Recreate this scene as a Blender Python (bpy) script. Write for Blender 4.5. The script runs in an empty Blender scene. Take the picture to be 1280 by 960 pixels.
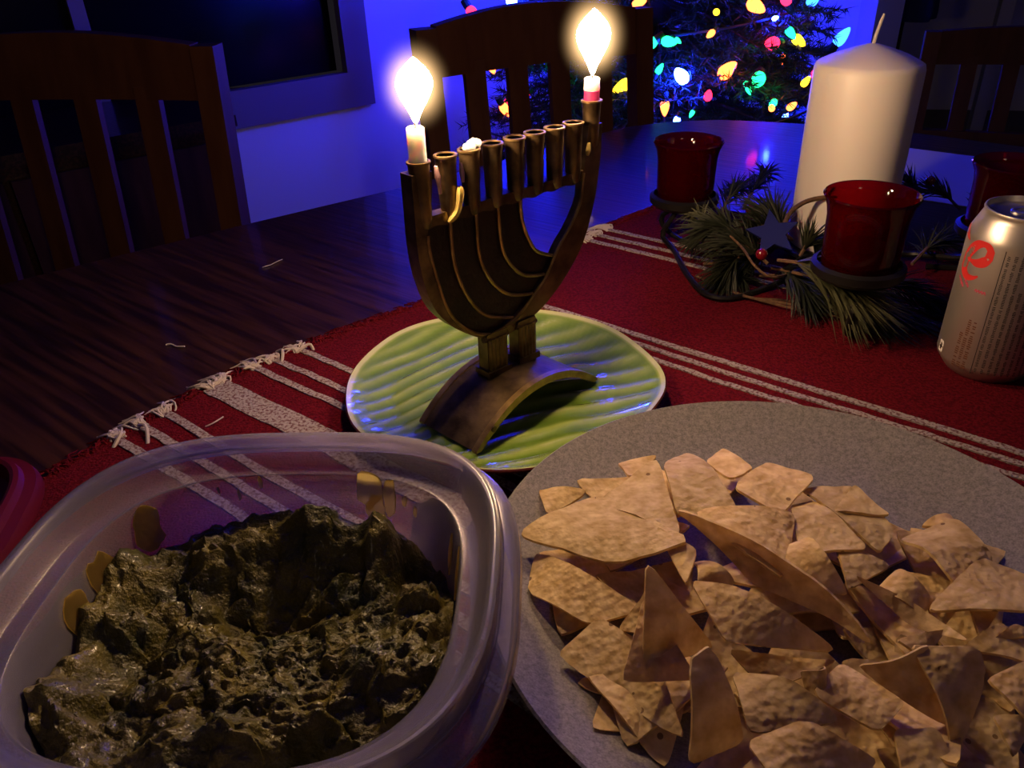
import bpy, bmesh, math, random
import numpy as np
from mathutils import Vector, Matrix, noise

# ------------------------------------------------------------------ camera, world, exposure
scn = bpy.context.scene
TT = 0.75                                   # height of the table top above the floor
PITCH, ROLL, CAMH, FPX = math.radians(31.0), math.radians(2.2), 0.31, 1000.0
cf = np.array([0, math.cos(PITCH), -math.sin(PITCH)])
cu0 = np.array([0, math.sin(PITCH), math.cos(PITCH)])
cx0 = np.array([1.0, 0, 0])
cxr = math.cos(ROLL) * cx0 - math.sin(ROLL) * cu0
cur = math.sin(ROLL) * cx0 + math.cos(ROLL) * cu0
CAM = np.array([0, 0, TT + CAMH])
cam_d = bpy.data.cameras.new('camera')
cam_d.sensor_width = 36.0
cam_d.lens = 36.0 * FPX / 1280.0
cam_d.clip_start = 0.01
cam_o = bpy.data.objects.new('camera', cam_d)
m = Matrix.Identity(4)
for i in range(3):
    m[i][0], m[i][1], m[i][2], m[i][3] = cxr[i], cur[i], -cf[i], CAM[i]
cam_o.matrix_world = m
scn.collection.objects.link(cam_o)
scn.camera = cam_o

world = bpy.data.worlds.new('world')
scn.world = world
world.use_nodes = True
world.node_tree.nodes['Background'].inputs[0].default_value = (0.55, 0.45, 0.6, 1)
world.node_tree.nodes['Background'].inputs[1].default_value = 0.012

# added dim warm fill light behind the viewer, for surfaces facing the camera
ld = bpy.data.lights.new('rear_fill', 'AREA'); ld.shape = 'DISK'; ld.size = 0.45; ld.energy = 1.6; ld.color = (1.0, 0.74, 0.50)
lo_ = bpy.data.objects.new('rear_fill', ld); scn.collection.objects.link(lo_)
lo_.location = (0.9, -2.3, 2.35)
lo_.rotation_euler = (Vector((0.1, 0.4, 0.75)) - Vector(lo_.location)).to_track_quat('-Z', 'Y').to_euler()

scn.view_settings.view_transform = 'Standard'
scn.view_settings.look = 'None'
scn.view_settings.exposure = 0.42
scn.view_settings.gamma = 1.0
scn.view_settings.use_curve_mapping = False
scn.cycles.use_denoising = True
scn.cycles.sample_clamp_indirect = 4.0
scn.cycles.max_bounces = 10
scn.cycles.transparent_max_bounces = 16
scn.cycles.caustics_reflective = False
scn.cycles.caustics_refractive = False

FLAME = 300.0          # radiance of the candle flames
BULB = 26.0            # radiance of the tree bulbs

random.seed(7)
COL = scn.collection


# ------------------------------------------------------------------ helpers
def ray(px, py):
    return cf + cxr * (px - 640) / FPX + cur * (480 - py) / FPX


def at(px, py, z=0.0):
    """world point where the pixel's ray meets height z above the table top"""
    d = ray(px, py)
    return CAM + d * ((TT + z) - CAM[2]) / d[2]


def W(x, y, z=0.0):
    return np.array([x, y, TT + z])


def tag(o, label=None, cat=None, group=None, kind=None):
    if label: o['label'] = label
    if cat: o['category'] = cat
    if group: o['group'] = group
    if kind: o['kind'] = kind
    return o


def thing(name, loc, label, cat, group=None):
    o = bpy.data.objects.new(name, None)
    COL.objects.link(o)
    o.location = [float(c) for c in loc]
    o.empty_display_size = 0.02
    return tag(o, label, cat, group)


def nrm(v):
    v = np.asarray(v, float)
    l = np.linalg.norm(v)
    return v / l if l > 0 else v


class MB:
    """collects verts (world coordinates) and faces for one mesh object"""
    def __init__(s):
        s.v, s.f, s.col = [], [], None

    def add(s, vs, fs):
        b = len(s.v)
        s.v.extend([tuple(map(float, p)) for p in vs])
        s.f.extend([tuple(i + b for i in f) for f in fs])
        return s

    def hexa(s, c):
        return s.add(c, [(3, 2, 1, 0), (4, 5, 6, 7), (0, 1, 5, 4), (1, 2, 6, 5), (2, 3, 7, 6), (3, 0, 4, 7)])

    def box(s, c, ax, ay, az):
        c, ax, ay, az = map(np.asarray, (c, ax, ay, az))
        return s.hexa([c - ax - ay - az, c + ax - ay - az, c + ax + ay - az, c - ax + ay - az,
                       c - ax - ay + az, c + ax - ay + az, c + ax + ay + az, c - ax + ay + az])

    def tube(s, path, rad, seg=8, caps=True, flat=1.0, up=None):
        P = [np.asarray(p, float) for p in path]
        n = len(P)
        R = rad if hasattr(rad, '__len__') else [rad] * n
        T = [nrm(P[min(i + 1, n - 1)] - P[max(i - 1, 0)]) for i in range(n)]
        a = np.array([0, 0, 1.0]) if up is None else np.asarray(up, float)
        if abs(T[0] @ a) > 0.95: a = np.array([1.0, 0, 0])
        u = nrm(a - T[0] * (a @ T[0]))
        vs, fs = [], []
        for i in range(n):
            u = nrm(u - T[i] * (u @ T[i]))
            w = np.cross(T[i], u)
            for k in range(seg):
                t = 2 * math.pi * k / seg
                vs.append(P[i] + R[i] * (math.cos(t) * u * flat + math.sin(t) * w))
        for i in range(n - 1):
            for k in range(seg):
                k2 = (k + 1) % seg
                fs.append((i * seg + k, i * seg + k2, (i + 1) * seg + k2, (i + 1) * seg + k))
        if caps:
            fs.append(tuple(range(seg - 1, -1, -1)))
            fs.append(tuple((n - 1) * seg + k for k in range(seg)))
        return s.add(vs, fs)

    def lathe(s, prof, c, seg=32, wob=None):
        c = np.asarray(c, float)
        vs, fs = [], []
        for j, (r, z) in enumerate(prof):
            for k in range(seg):
                t = 2 * math.pi * k / seg
                q = 1.0 if wob is None else wob(t, j)
                vs.append(c + [r * q * math.cos(t), r * q * math.sin(t), z])
        for j in range(len(prof) - 1):
            for k in range(seg):
                k2 = (k + 1) % seg
                fs.append((j * seg + k, j * seg + k2, (j + 1) * seg + k2, (j + 1) * seg + k))
        if prof[0][0] > 1e-6: fs.append(tuple(range(seg - 1, -1, -1)))
        if prof[-1][0] > 1e-6: fs.append(tuple((len(prof) - 1) * seg + k for k in range(seg)))
        return s.add(vs, fs)

    def prism(s, poly, off):
        """poly: list of 3D points (planar), off: extrusion vector"""
        P = [np.asarray(p, float) for p in poly]
        n = len(P)
        off = np.asarray(off, float)
        return s.add(P + [p + off for p in P],
                     [tuple(range(n - 1, -1, -1)), tuple(range(n, 2 * n))] +
                     [(i, (i + 1) % n, n + (i + 1) % n, n + i) for i in range(n)])

    def strip(s, A, B, off):
        """solid ribbon between two polylines A and B (same length), thickness off"""
        A = [np.asarray(p, float) for p in A]; B = [np.asarray(p, float) for p in B]
        n = len(A); off = np.asarray(off, float)
        vs = A + B + [p + off for p in A] + [p + off for p in B]
        fs = []
        for i in range(n - 1):
            fs += [(i, i + 1, n + i + 1, n + i), (2 * n + i, 3 * n + i, 3 * n + i + 1, 2 * n + i + 1),
                   (i, 2 * n + i, 2 * n + i + 1, i + 1), (n + i, n + i + 1, 3 * n + i + 1, 3 * n + i)]
        fs += [(0, n, 3 * n, 2 * n), (n - 1, 3 * n - 1, 4 * n - 1, 2 * n - 1)]
        fs[-1] = (n - 1, 2 * n + n - 1, 3 * n + n - 1, n + n - 1)
        return s.add(vs, fs)

    def sheet(s, fn, nu, nv, thick=0.0):
        """fn(u,v)->point, u,v in 0..1; optional thickness downwards along the normal"""
        g = np.array([[fn(i / nu, j / nv) for j in range(nv + 1)] for i in range(nu + 1)], float)
        top = g.reshape(-1, 3)
        idx = lambda i, j: i * (nv + 1) + j
        fs = [(idx(i, j), idx(i + 1, j), idx(i + 1, j + 1), idx(i, j + 1)) for i in range(nu) for j in range(nv)]
        if thick:
            du = np.gradient(g, axis=0); dv = np.gradient(g, axis=1)
            nn = np.cross(du, dv); nn /= (np.linalg.norm(nn, axis=2, keepdims=True) + 1e-12)
            bot = (g - nn * thick).reshape(-1, 3)
            N = len(top)
            fs += [tuple(N + k for k in reversed(f)) for f in list(fs)]
            ring = [idx(i, 0) for i in range(nu)] + [idx(nu, j) for j in range(nv)] + \
                   [idx(i, nv) for i in range(nu, 0, -1)] + [idx(0, j) for j in range(nv, 0, -1)]
            for a, b in zip(ring, ring[1:] + ring[:1]):
                fs.append((b, a, N + a, N + b))
            return s.add(np.vstack([top, bot]), fs)
        return s.add(top, fs)

    def build(s, name, mat, parent=None, smooth=True, base=None, fix=True):
        """parent given -> child; otherwise a top-level mesh whose origin is its base"""
        v = np.array(s.v, float)
        if parent is not None:
            org = np.zeros(3)
            p = parent
            while p is not None:
                org += np.array(p.location); p = p.parent
        else:
            org = np.array([v[:, 0].mean(), v[:, 1].mean(), v[:, 2].min()]) if base is None else np.asarray(base, float)
        me = bpy.data.meshes.new(name)
        me.from_pydata((v - org).tolist(), [], s.f)
        if fix:
            bm = bmesh.new(); bm.from_mesh(me)
            bmesh.ops.recalc_face_normals(bm, faces=bm.faces)
            bm.to_mesh(me); bm.free()
        if smooth:
            me.polygons.foreach_set('use_smooth', [True] * len(me.polygons))
            if hasattr(me, 'set_sharp_from_angle'): me.set_sharp_from_angle(angle=math.radians(42))
        if s.col is not None:
            a = me.color_attributes.new('tint', 'FLOAT_COLOR', 'POINT')
            a.data.foreach_set('color', np.array([[c, c, c, 1] for c in s.col]).ravel())
        me.materials.append(mat)
        o = bpy.data.objects.new(name, me)
        COL.objects.link(o)
        if parent is not None:
            o.parent = parent
        else:
            o.location = org.tolist()
        return o


def resample(P, n):
    P = np.asarray(P, float)
    # Catmull-Rom smoothing, then equal arc length
    Q = []
    for i in range(len(P) - 1):
        p0 = P[max(i - 1, 0)]; p1 = P[i]; p2 = P[i + 1]; p3 = P[min(i + 2, len(P) - 1)]
        for t in np.linspace(0, 1, 12, endpoint=False):
            Q.append(0.5 * ((2 * p1) + (-p0 + p2) * t + (2 * p0 - 5 * p1 + 4 * p2 - p3) * t ** 2 + (-p0 + 3 * p1 - 3 * p2 + p3) * t ** 3))
    Q.append(P[-1]); Q = np.array(Q)
    d = np.r_[0, np.cumsum(np.linalg.norm(np.diff(Q, axis=0), axis=1))]
    t = np.linspace(0, d[-1], n)
    return np.stack([np.interp(t, d, Q[:, k]) for k in range(Q.shape[1])], -1)


# ------------------------------------------------------------------ materials
def mat(name, col, rough=0.5, metal=0.0, spec=0.5, coat=0.0, trans=0.0, ior=1.45, sss=0.0, emit=None, estr=0.0,
        col2=None, nscale=20.0, ndetail=4.0, bump=0.0, bscale=60.0, stretch=None, lo=0.35, hi=0.65, rot=0.0, coatr=0.05):
    M = bpy.data.materials.new(name); M.use_nodes = True
    nt = M.node_tree; N = nt.nodes; L = nt.links
    b = N['Principled BSDF']
    b.inputs['Base Color'].default_value = (*col, 1)
    b.inputs['Roughness'].default_value = rough
    b.inputs['Metallic'].default_value = metal
    b.inputs['Specular IOR Level'].default_value = spec
    b.inputs['Coat Weight'].default_value = coat
    b.inputs['Coat Roughness'].default_value = coatr
    b.inputs['Transmission Weight'].default_value = trans
    b.inputs['IOR'].default_value = ior
    if sss:
        b.inputs['Subsurface Weight'].default_value = sss
        b.inputs['Subsurface Radius'].default_value = (0.012, 0.008, 0.005)
        b.inputs['Subsurface Scale'].default_value = 1.0
    if emit:
        b.inputs['Emission Color'].default_value = (*emit, 1)
        b.inputs['Emission Strength'].default_value = estr
    if col2 is not None or bump:
        tc = N.new('ShaderNodeTexCoord'); mp = N.new('ShaderNodeMapping')
        L.new(tc.outputs['Object'], mp.inputs['Vector'])
        if stretch: mp.inputs['Scale'].default_value = stretch
        if rot: mp.vector_type = 'TEXTURE'
        mp.inputs['Rotation'].default_value = (0, 0, rot)
    if col2 is not None:
        n = N.new('ShaderNodeTexNoise'); n.inputs['Scale'].default_value = nscale; n.inputs['Detail'].default_value = ndetail
        r = N.new('ShaderNodeValToRGB')
        r.color_ramp.elements[0].position = lo; r.color_ramp.elements[1].position = hi
        r.color_ramp.elements[0].color = (*col, 1); r.color_ramp.elements[1].color = (*col2, 1)
        L.new(mp.outputs['Vector'], n.inputs['Vector']); L.new(n.outputs['Fac'], r.inputs['Fac'])
        L.new(r.outputs['Color'], b.inputs['Base Color'])
    if bump:
        n2 = N.new('ShaderNodeTexNoise'); n2.inputs['Scale'].default_value = bscale; n2.inputs['Detail'].default_value = 3
        bp = N.new('ShaderNodeBump'); bp.inputs['Strength'].default_value = bump; bp.inputs['Distance'].default_value = 0.002
        L.new(mp.outputs['Vector'], n2.inputs['Vector']); L.new(n2.outputs['Fac'], bp.inputs['Height'])
        L.new(bp.outputs['Normal'], b.inputs['Normal'])
    return M


def emit_mat(name, col, strength):
    M = bpy.data.materials.new(name); M.use_nodes = True
    nt = M.node_tree; nt.nodes.clear()
    e = nt.nodes.new('ShaderNodeEmission'); o = nt.nodes.new('ShaderNodeOutputMaterial')
    e.inputs[0].default_value = (*col, 1); e.inputs[1].default_value = strength
    nt.links.new(e.outputs[0], o.inputs[0])
    return M


STRIPE = math.radians(-39.5)
M = {}
M['table'] = mat('dark_stained_oak', (0.015, 0.005, 0.0025), 0.34, spec=0.4, coat=0.6, coatr=0.07, col2=(0.058, 0.020, 0.008), nscale=9, ndetail=8,
                 stretch=(1.0, 0.055, 0.055), rot=STRIPE, bump=0.25, bscale=9, lo=0.40, hi=0.64)
M['chair'] = mat('brown_chair_wood', (0.065, 0.023, 0.010), 0.55, spec=0.2, col2=(0.045, 0.014, 0.006), nscale=8, stretch=(6, 6, 1))
M['red_cloth'] = mat('red_woven_cotton', (0.075, 0.004, 0.008), 0.95, spec=0.05, col2=(0.15, 0.008, 0.015), nscale=480, ndetail=3, bump=0.9, bscale=620)
M['white_yarn'] = mat('white_yarn', (0.36, 0.31, 0.29), 0.95, spec=0.05, col2=(0.17, 0.09, 0.09), nscale=420, ndetail=1, bump=0.9, bscale=500, lo=0.48, hi=0.62)
M['white_fringe'] = mat('white_fringe', (0.52, 0.45, 0.42), 0.95, spec=0.1)
M['glaze_back'] = mat('brown_glaze', (0.09, 0.02, 0.015), 0.25)
M['brass'] = mat('antique_brass', (0.25, 0.17, 0.08), 0.38, metal=0.85, col2=(0.085, 0.055, 0.03), nscale=70, ndetail=6, bump=0.2, bscale=200)
M['brass_edge'] = mat('worn_brass_edge', (0.50, 0.34, 0.14), 0.32, metal=0.9, col2=(0.24, 0.15, 0.06), nscale=90, ndetail=5, bump=0.2, bscale=200)
M['panel'] = mat('dark_patina', (0.020, 0.011, 0.008), 0.55, metal=0.3, col2=(0.040, 0.015, 0.011), nscale=60, bump=0.3, bscale=300)
M['wax_white'] = mat('white_wax', (0.90, 0.86, 0.80), 0.45, sss=0.5)
M['wax_pillar'] = mat('pillar_wax', (0.88, 0.79, 0.74), 0.42, sss=0.25)
M['wax_pink'] = mat('pink_wax', (0.62, 0.045, 0.20), 0.45, sss=0.4)
M['wax_palepink'] = mat('pale_pink_wax', (0.72, 0.40, 0.42), 0.45, sss=0.3)
M['wax_yellow'] = mat('yellow_wax', (0.75, 0.55, 0.16), 0.35, sss=0.3)
M['wick'] = mat('wick', (0.75, 0.68, 0.58), 0.9)
M['wick_burnt'] = mat('wick_burnt', (0.02, 0.015, 0.012), 0.9)
M['flame'] = emit_mat('flame', (1.0, 0.64, 0.35), FLAME)
M['flame_base'] = emit_mat('flame_blue_base', (0.35, 0.55, 1.0), 2.2)
M['iron'] = mat('black_iron', (0.018, 0.016, 0.016), 0.42, metal=0.6)
M['red_glass'] = mat('red_glass', (0.24, 0.002, 0.006), 0.06, trans=0.92, ior=1.4)
M['needle'] = mat('pine_needle', (0.034, 0.038, 0.015), 0.5, col2=(0.080, 0.078, 0.034), nscale=30)
M['needle_dark'] = mat('dark_pine_needle', (0.008, 0.012, 0.006), 0.5, col2=(0.020, 0.023, 0.011), nscale=30)
M['twig'] = mat('twig', (0.16, 0.085, 0.04), 0.8, col2=(0.08, 0.04, 0.02), nscale=200)
M['berry'] = mat('red_berry', (0.16, 0.005, 0.01), 0.18, coat=0.6)
M['star'] = mat('blue_painted_tin', (0.010, 0.014, 0.13), 0.65, spec=0.2)
M['alu'] = mat('aluminium', (0.78, 0.75, 0.72), 0.26, metal=1.0)
M['alu_print'] = mat('printed_aluminium', (0.60, 0.54, 0.49), 0.36, metal=0.8)
M['can_red'] = mat('red_print', (0.62, 0.03, 0.03), 0.4)
M['can_pink'] = mat('pink_print', (0.55, 0.07, 0.13), 0.45)
M['can_black'] = mat('black_print', (0.03, 0.022, 0.022), 0.5)
M['can_brown'] = mat('brown_print', (0.14, 0.045, 0.02), 0.5)
M['can_white'] = mat('white_print', (0.8, 0.75, 0.72), 0.5)
M['red_plastic'] = mat('red_plastic', (0.085, 0.003, 0.004), 0.45, spec=0.3)
M['pale_reflection'] = mat('painted_reflection', (0.62, 0.62, 0.66), 0.8)  # pale tone standing in for the lit wall mirrored in the tabletop
M['wall'] = mat('white_wall_paint', (0.70, 0.70, 0.72), 0.75, bump=0.05, bscale=300)
M['trim'] = mat('window_trim_paint', (0.20, 0.16, 0.17), 0.5)
M['casing'] = mat('white_casing', (0.6, 0.6, 0.62), 0.5)
M['floor'] = mat('dark_floor', (0.035, 0.02, 0.014), 0.4, col2=(0.06, 0.03, 0.02), nscale=6, stretch=(1, 8, 8))
M['ceil'] = mat('ceiling_paint', (0.5, 0.5, 0.5), 0.9)
M['dark_glass'] = mat('night_window_glass', (0.004, 0.004, 0.005), 0.25, spec=0.1)
M['wax_red'] = mat('dark_red_wax', (0.10, 0.006, 0.01), 0.5)
M['coat'] = mat('navy_cloth', (0.012, 0.018, 0.09), 0.9)
M['tree'] = mat('fir_needles', (0.012, 0.030, 0.016), 0.5, col2=(0.030, 0.055, 0.028), nscale=15)
M['bark'] = mat('bark', (0.05, 0.03, 0.02), 0.9)
M['cord'] = mat('green_cord', (0.01, 0.03, 0.015), 0.5)


def stoneware():
    Mt = mat('grey_stoneware', (0.30, 0.27, 0.255), 0.42)
    nt = Mt.node_tree; N = nt.nodes; L = nt.links; b = N['Principled BSDF']
    tc = N.new('ShaderNodeTexCoord')
    n1 = N.new('ShaderNodeTexNoise'); n1.inputs['Scale'].default_value = 1100; n1.inputs['Detail'].default_value = 2
    n2 = N.new('ShaderNodeTexNoise'); n2.inputs['Scale'].default_value = 420; n2.inputs['Detail'].default_value = 4
    mx = N.new('ShaderNodeMath'); mx.operation = 'ADD'
    r = N.new('ShaderNodeValToRGB')
    r.color_ramp.elements[0].position = 0.75; r.color_ramp.elements[0].color = (0.125, 0.113, 0.105, 1)
    r.color_ramp.elements[1].position = 1.25; r.color_ramp.elements[1].color = (0.25, 0.23, 0.21, 1)
    L.new(tc.outputs['Object'], n1.inputs['Vector']); L.new(tc.outputs['Object'], n2.inputs['Vector'])
    L.new(n1.outputs['Fac'], mx.inputs[0]); L.new(n2.outputs['Fac'], mx.inputs[1])
    mm = N.new('ShaderNodeMapRange'); mm.inputs[1].default_value = 0.7; mm.inputs[2].default_value = 1.3
    L.new(mx.outputs[0], mm.inputs[0])
    r.color_ramp.elements[0].position = 0.1; r.color_ramp.elements[1].position = 0.9
    L.new(mm.outputs[0], r.inputs['Fac']); L.new(r.outputs['Color'], b.inputs['Base Color'])
    return Mt


M['stone'] = stoneware()


def green_glaze():
    Mt = mat('green_glaze', (0.3, 0.4, 0.1), 0.12, coat=1.0, coatr=0.03)
    nt = Mt.node_tree; N = nt.nodes; L = nt.links; b = N['Principled BSDF']
    a = N.new('ShaderNodeVertexColor'); a.layer_name = 'tint'
    tc = N.new('ShaderNodeTexCoord')
    n = N.new('ShaderNodeTexNoise'); n.inputs['Scale'].default_value = 35; n.inputs['Detail'].default_value = 5
    L.new(tc.outputs['Object'], n.inputs['Vector'])
    ma = N.new('ShaderNodeMath'); ma.operation = 'MULTIPLY_ADD'; ma.inputs[1].default_value = 0.5; ma.inputs[2].default_value = -0.25
    ad = N.new('ShaderNodeMath'); ad.operation = 'ADD'
    L.new(n.outputs['Fac'], ma.inputs[0]); L.new(a.outputs['Color'], ad.inputs[0]); L.new(ma.outputs[0], ad.inputs[1])
    r = N.new('ShaderNodeValToRGB'); cr = r.color_ramp
    cr.elements[0].position = 0.0; cr.elements[0].color = (0.05, 0.115, 0.012, 1)
    cr.elements[1].position = 1.0; cr.elements[1].color = (0.52, 0.53, 0.28, 1)
    e = cr.elements.new(0.45); e.color = (0.15, 0.245, 0.035, 1)
    e = cr.elements.new(0.75); e.color = (0.27, 0.36, 0.085, 1)
    L.new(ad.outputs[0], r.inputs['Fac']); L.new(r.outputs['Color'], b.inputs['Base Color'])
    return Mt


M['green'] = green_glaze()


def plastic():
    Mt = bpy.data.materials.new('translucent_plastic'); Mt.use_nodes = True
    nt = Mt.node_tree; N = nt.nodes; L = nt.links; N.clear()
    o = N.new('ShaderNodeOutputMaterial')
    tr = N.new('ShaderNodeBsdfTransparent'); tr.inputs[0].default_value = (0.93, 0.90, 0.94, 1)
    df = N.new('ShaderNodeBsdfDiffuse'); df.inputs[0].default_value = (0.80, 0.76, 0.88, 1)
    tl = N.new('ShaderNodeBsdfTranslucent'); tl.inputs[0].default_value = (0.80, 0.76, 0.88, 1)
    gl = N.new('ShaderNodeBsdfGlossy'); gl.inputs['Roughness'].default_value = 0.22
    fr = N.new('ShaderNodeFresnel'); fr.inputs[0].default_value = 1.33
    m1 = N.new('ShaderNodeMixShader'); m1.inputs[0].default_value = 0.5
    m2 = N.new('ShaderNodeMixShader'); m2.inputs[0].default_value = 0.25
    m3 = N.new('ShaderNodeMixShader')
    L.new(df.outputs[0], m1.inputs[1]); L.new(tl.outputs[0], m1.inputs[2])
    L.new(tr.outputs[0], m2.inputs[1]); L.new(m1.outputs[0], m2.inputs[2])
    L.new(fr.outputs[0], m3.inputs[0]); L.new(m2.outputs[0], m3.inputs[1]); L.new(gl.outputs[0], m3.inputs[2])
    L.new(m3.outputs[0], o.inputs[0])
    return Mt


M['plastic'] = plastic()


def guac_mat():
    Mt = mat('guacamole', (0.16, 0.13, 0.025), 0.42, spec=0.4, coat=0.18, coatr=0.16, col2=(0.30, 0.23, 0.055), nscale=55, ndetail=6, bump=0.7, bscale=650)
    nt = Mt.node_tree; N = nt.nodes; L = nt.links; b = N['Principled BSDF']
    ramp = [n for n in N if n.type == 'VALTORGB'][0].color_ramp
    ramp.elements[0].position = 0.30; ramp.elements[0].color = (0.024, 0.030, 0.005, 1)
    ramp.elements[1].position = 0.72; ramp.elements[1].color = (0.165, 0.132, 0.018, 1)
    e = ramp.elements.new(0.5); e.color = (0.078, 0.066, 0.008, 1)
    return Mt


M['guac'] = guac_mat()
M['smear'] = mat('guacamole_smear', (0.42, 0.33, 0.10), 0.4, col2=(0.27, 0.22, 0.06), nscale=160, bump=0.6, bscale=400)
_n = M['smear'].node_tree; _t = _n.nodes.new('ShaderNodeBsdfTranslucent'); _t.inputs[0].default_value = (0.80, 0.64, 0.22, 1)
_m = _n.nodes.new('ShaderNodeMixShader'); _m.inputs[0].default_value = 0.85
_n.links.new(_n.nodes['Principled BSDF'].outputs[0], _m.inputs[1]); _n.links.new(_t.outputs[0], _m.inputs[2]); _n.links.new(_m.outputs[0], _n.nodes['Material Output'].inputs[0])


def chip_mat():
    Mt = mat('corn_chip', (0.60, 0.40, 0.17), 0.62, spec=0.3)
    nt = Mt.node_tree; N = nt.nodes; L = nt.links; b = N['Principled BSDF']
    tc = N.new('ShaderNodeTexCoord')
    oi = N.new('ShaderNodeObjectInfo')
    n1 = N.new('ShaderNodeTexNoise'); n1.inputs['Scale'].default_value = 130; n1.inputs['Detail'].default_value = 6
    L.new(tc.outputs['Object'], n1.inputs['Vector'])
    r1 = N.new('ShaderNodeValToRGB'); c = r1.color_ramp
    c.elements[0].position = 0.32; c.elements[0].color = (0.62, 0.425, 0.165, 1)
    c.elements[1].position = 0.68; c.elements[1].color = (0.90, 0.72, 0.38, 1)
    L.new(n1.outputs['Fac'], r1.inputs['Fac'])
    v = N.new('ShaderNodeTexVoronoi'); v.inputs['Scale'].default_value = 75; v.inputs['Randomness'].default_value = 1
    L.new(tc.outputs['Object'], v.inputs['Vector'])
    # a few dark toasted specks
    n3 = N.new('ShaderNodeTexNoise'); n3.inputs['Scale'].default_value = 28; L.new(tc.outputs['Object'], n3.inputs['Vector'])
    lt = N.new('ShaderNodeMath'); lt.operation = 'LESS_THAN'; lt.inputs[1].default_value = 0.10
    gt = N.new('ShaderNodeMath'); gt.operation = 'GREATER_THAN'; gt.inputs[1].default_value = 0.53
    mu = N.new('ShaderNodeMath'); mu.operation = 'MULTIPLY'
    L.new(v.outputs['Distance'], lt.inputs[0]); L.new(n3.outputs['Fac'], gt.inputs[0])
    L.new(lt.outputs[0], mu.inputs[0]); L.new(gt.outputs[0], mu.inputs[1])
    mx = N.new('ShaderNodeMix'); mx.data_type = 'RGBA'
    mf = N.new('ShaderNodeMath'); mf.operation = 'MULTIPLY'; mf.inputs[1].default_value = 0.75
    L.new(mu.outputs[0], mf.inputs[0]); L.new(mf.outputs[0], mx.inputs[0])
    L.new(r1.outputs['Color'], mx.inputs[6]); mx.inputs[7].default_value = (0.13, 0.045, 0.02, 1)
    hs = N.new('ShaderNodeHueSaturation')
    mr = N.new('ShaderNodeMapRange'); mr.inputs[3].default_value = 0.85; mr.inputs[4].default_value = 1.1
    L.new(oi.outputs['Random'], mr.inputs[0]); L.new(mr.outputs[0], hs.inputs['Value'])
    L.new(mx.outputs[2], hs.inputs['Color']); L.new(hs.outputs['Color'], b.inputs['Base Color'])
    v2 = N.new('ShaderNodeTexVoronoi'); v2.inputs['Scale'].default_value = 330; v2.feature = 'SMOOTH_F1'
    L.new(tc.outputs['Object'], v2.inputs['Vector'])
    n4 = N.new('ShaderNodeTexNoise'); n4.inputs['Scale'].default_value = 200; L.new(tc.outputs['Object'], n4.inputs['Vector'])
    sb = N.new('ShaderNodeMath'); sb.operation = 'SUBTRACT'; L.new(n4.outputs['Fac'], sb.inputs[0]); L.new(v2.outputs['Distance'], sb.inputs[1])
    bp = N.new('ShaderNodeBump'); bp.inputs['Strength'].default_value = 0.65; bp.inputs['Distance'].default_value = 0.0016
    L.new(sb.outputs[0], bp.inputs['Height']); L.new(bp.outputs['Normal'], b.inputs['Normal'])
    tl = N.new('ShaderNodeBsdfTranslucent'); ms = N.new('ShaderNodeMixShader'); ms.inputs[0].default_value = 0.42
    L.new(hs.outputs['Color'], tl.inputs[0]); L.new(b.outputs[0], ms.inputs[1]); L.new(tl.outputs[0], ms.inputs[2])
    L.new(ms.outputs[0], N['Material Output'].inputs[0])
    return Mt


M['chip'] = chip_mat()

# ------------------------------------------------------------------ the room
E1 = np.array([0.788, 0.616, 0.0])            # along the window wall, away from the viewer
N1 = np.array([-0.616, 0.788, 0.0])           # towards the window wall
WL, WF = 2.28, 2.50                           # plane offsets: N1.P = WL, E1.P = WF
CEIL = 2.45


def wl(e, z, off=0.0):                         # point on the window wall
    return E1 * e + N1 * (WL - off) + np.array([0, 0, z])


def wf(nv, z, off=0.0):                        # point on the back wall
    return E1 * (WF - off) + N1 * nv + np.array([0, 0, z])


def slab(name, P, off, mt, kind='structure', parent=None):
    o = MB().prism(P, off).build(name, mt, parent, smooth=False)
    if kind and parent is None: o['kind'] = kind
    return o


slab('floor', [(-4, -3, 0), (5, -3, 0), (5, 6, 0), (-4, 6, 0)], (0, 0, -0.1), M['floor'])
slab('ceiling', [(-4, -3, CEIL), (5, -3, CEIL), (5, 6, CEIL), (-4, 6, CEIL)], (0, 0, 0.1), M['ceil'])


def wall_e(px, py):                            # pixel -> coordinates on the window wall
    d = ray(px, py); t = (WL - CAM @ N1) / (d @ N1); P = CAM + d * t
    return P @ E1, P[2]


eR, zB = wall_e(465, 128); _, _ = 0, 0
eI, zT = wall_e(430, 90)
eL = eR - 1.55
zTop = 2.05
# wall around the window opening: one mesh of four slabs
wm = MB()
for a, b, z0, z1 in [(-2.6, eL + 0.02, 0, CEIL), (eR - 0.02, WF, 0, CEIL), (eL + 0.02, eR - 0.02, 0, zB + 0.02), (eL + 0.02, eR - 0.02, zTop, CEIL)]:
    wm.prism([wl(a, z0), wl(b, z0), wl(b, z1), wl(a, z1)], N1 * 0.12)
o = wm.build('wall_left', M['wall'], smooth=False); o['kind'] = 'structure'
win = bpy.data.objects.new('window_1', None); COL.objects.link(win); win.location = wl((eL + eR) / 2, zB).tolist(); win['kind'] = 'structure'
tw = 0.085
for nm, a, b, z0, z1 in [('bottom_trim', eL, eR, zB, zT), ('side_trim', eI, eR, zT, zTop), ('side_trim', eL, eL + tw, zT, zTop), ('top_trim', eL, eR, zTop, zTop + 0.09)]:
    MB().prism([wl(a, z0, 0.022), wl(b, z0, 0.022), wl(b, z1, 0.022), wl(a, z1, 0.022)], N1 * 0.03).build(nm, M['trim'], win, smooth=False)
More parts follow.
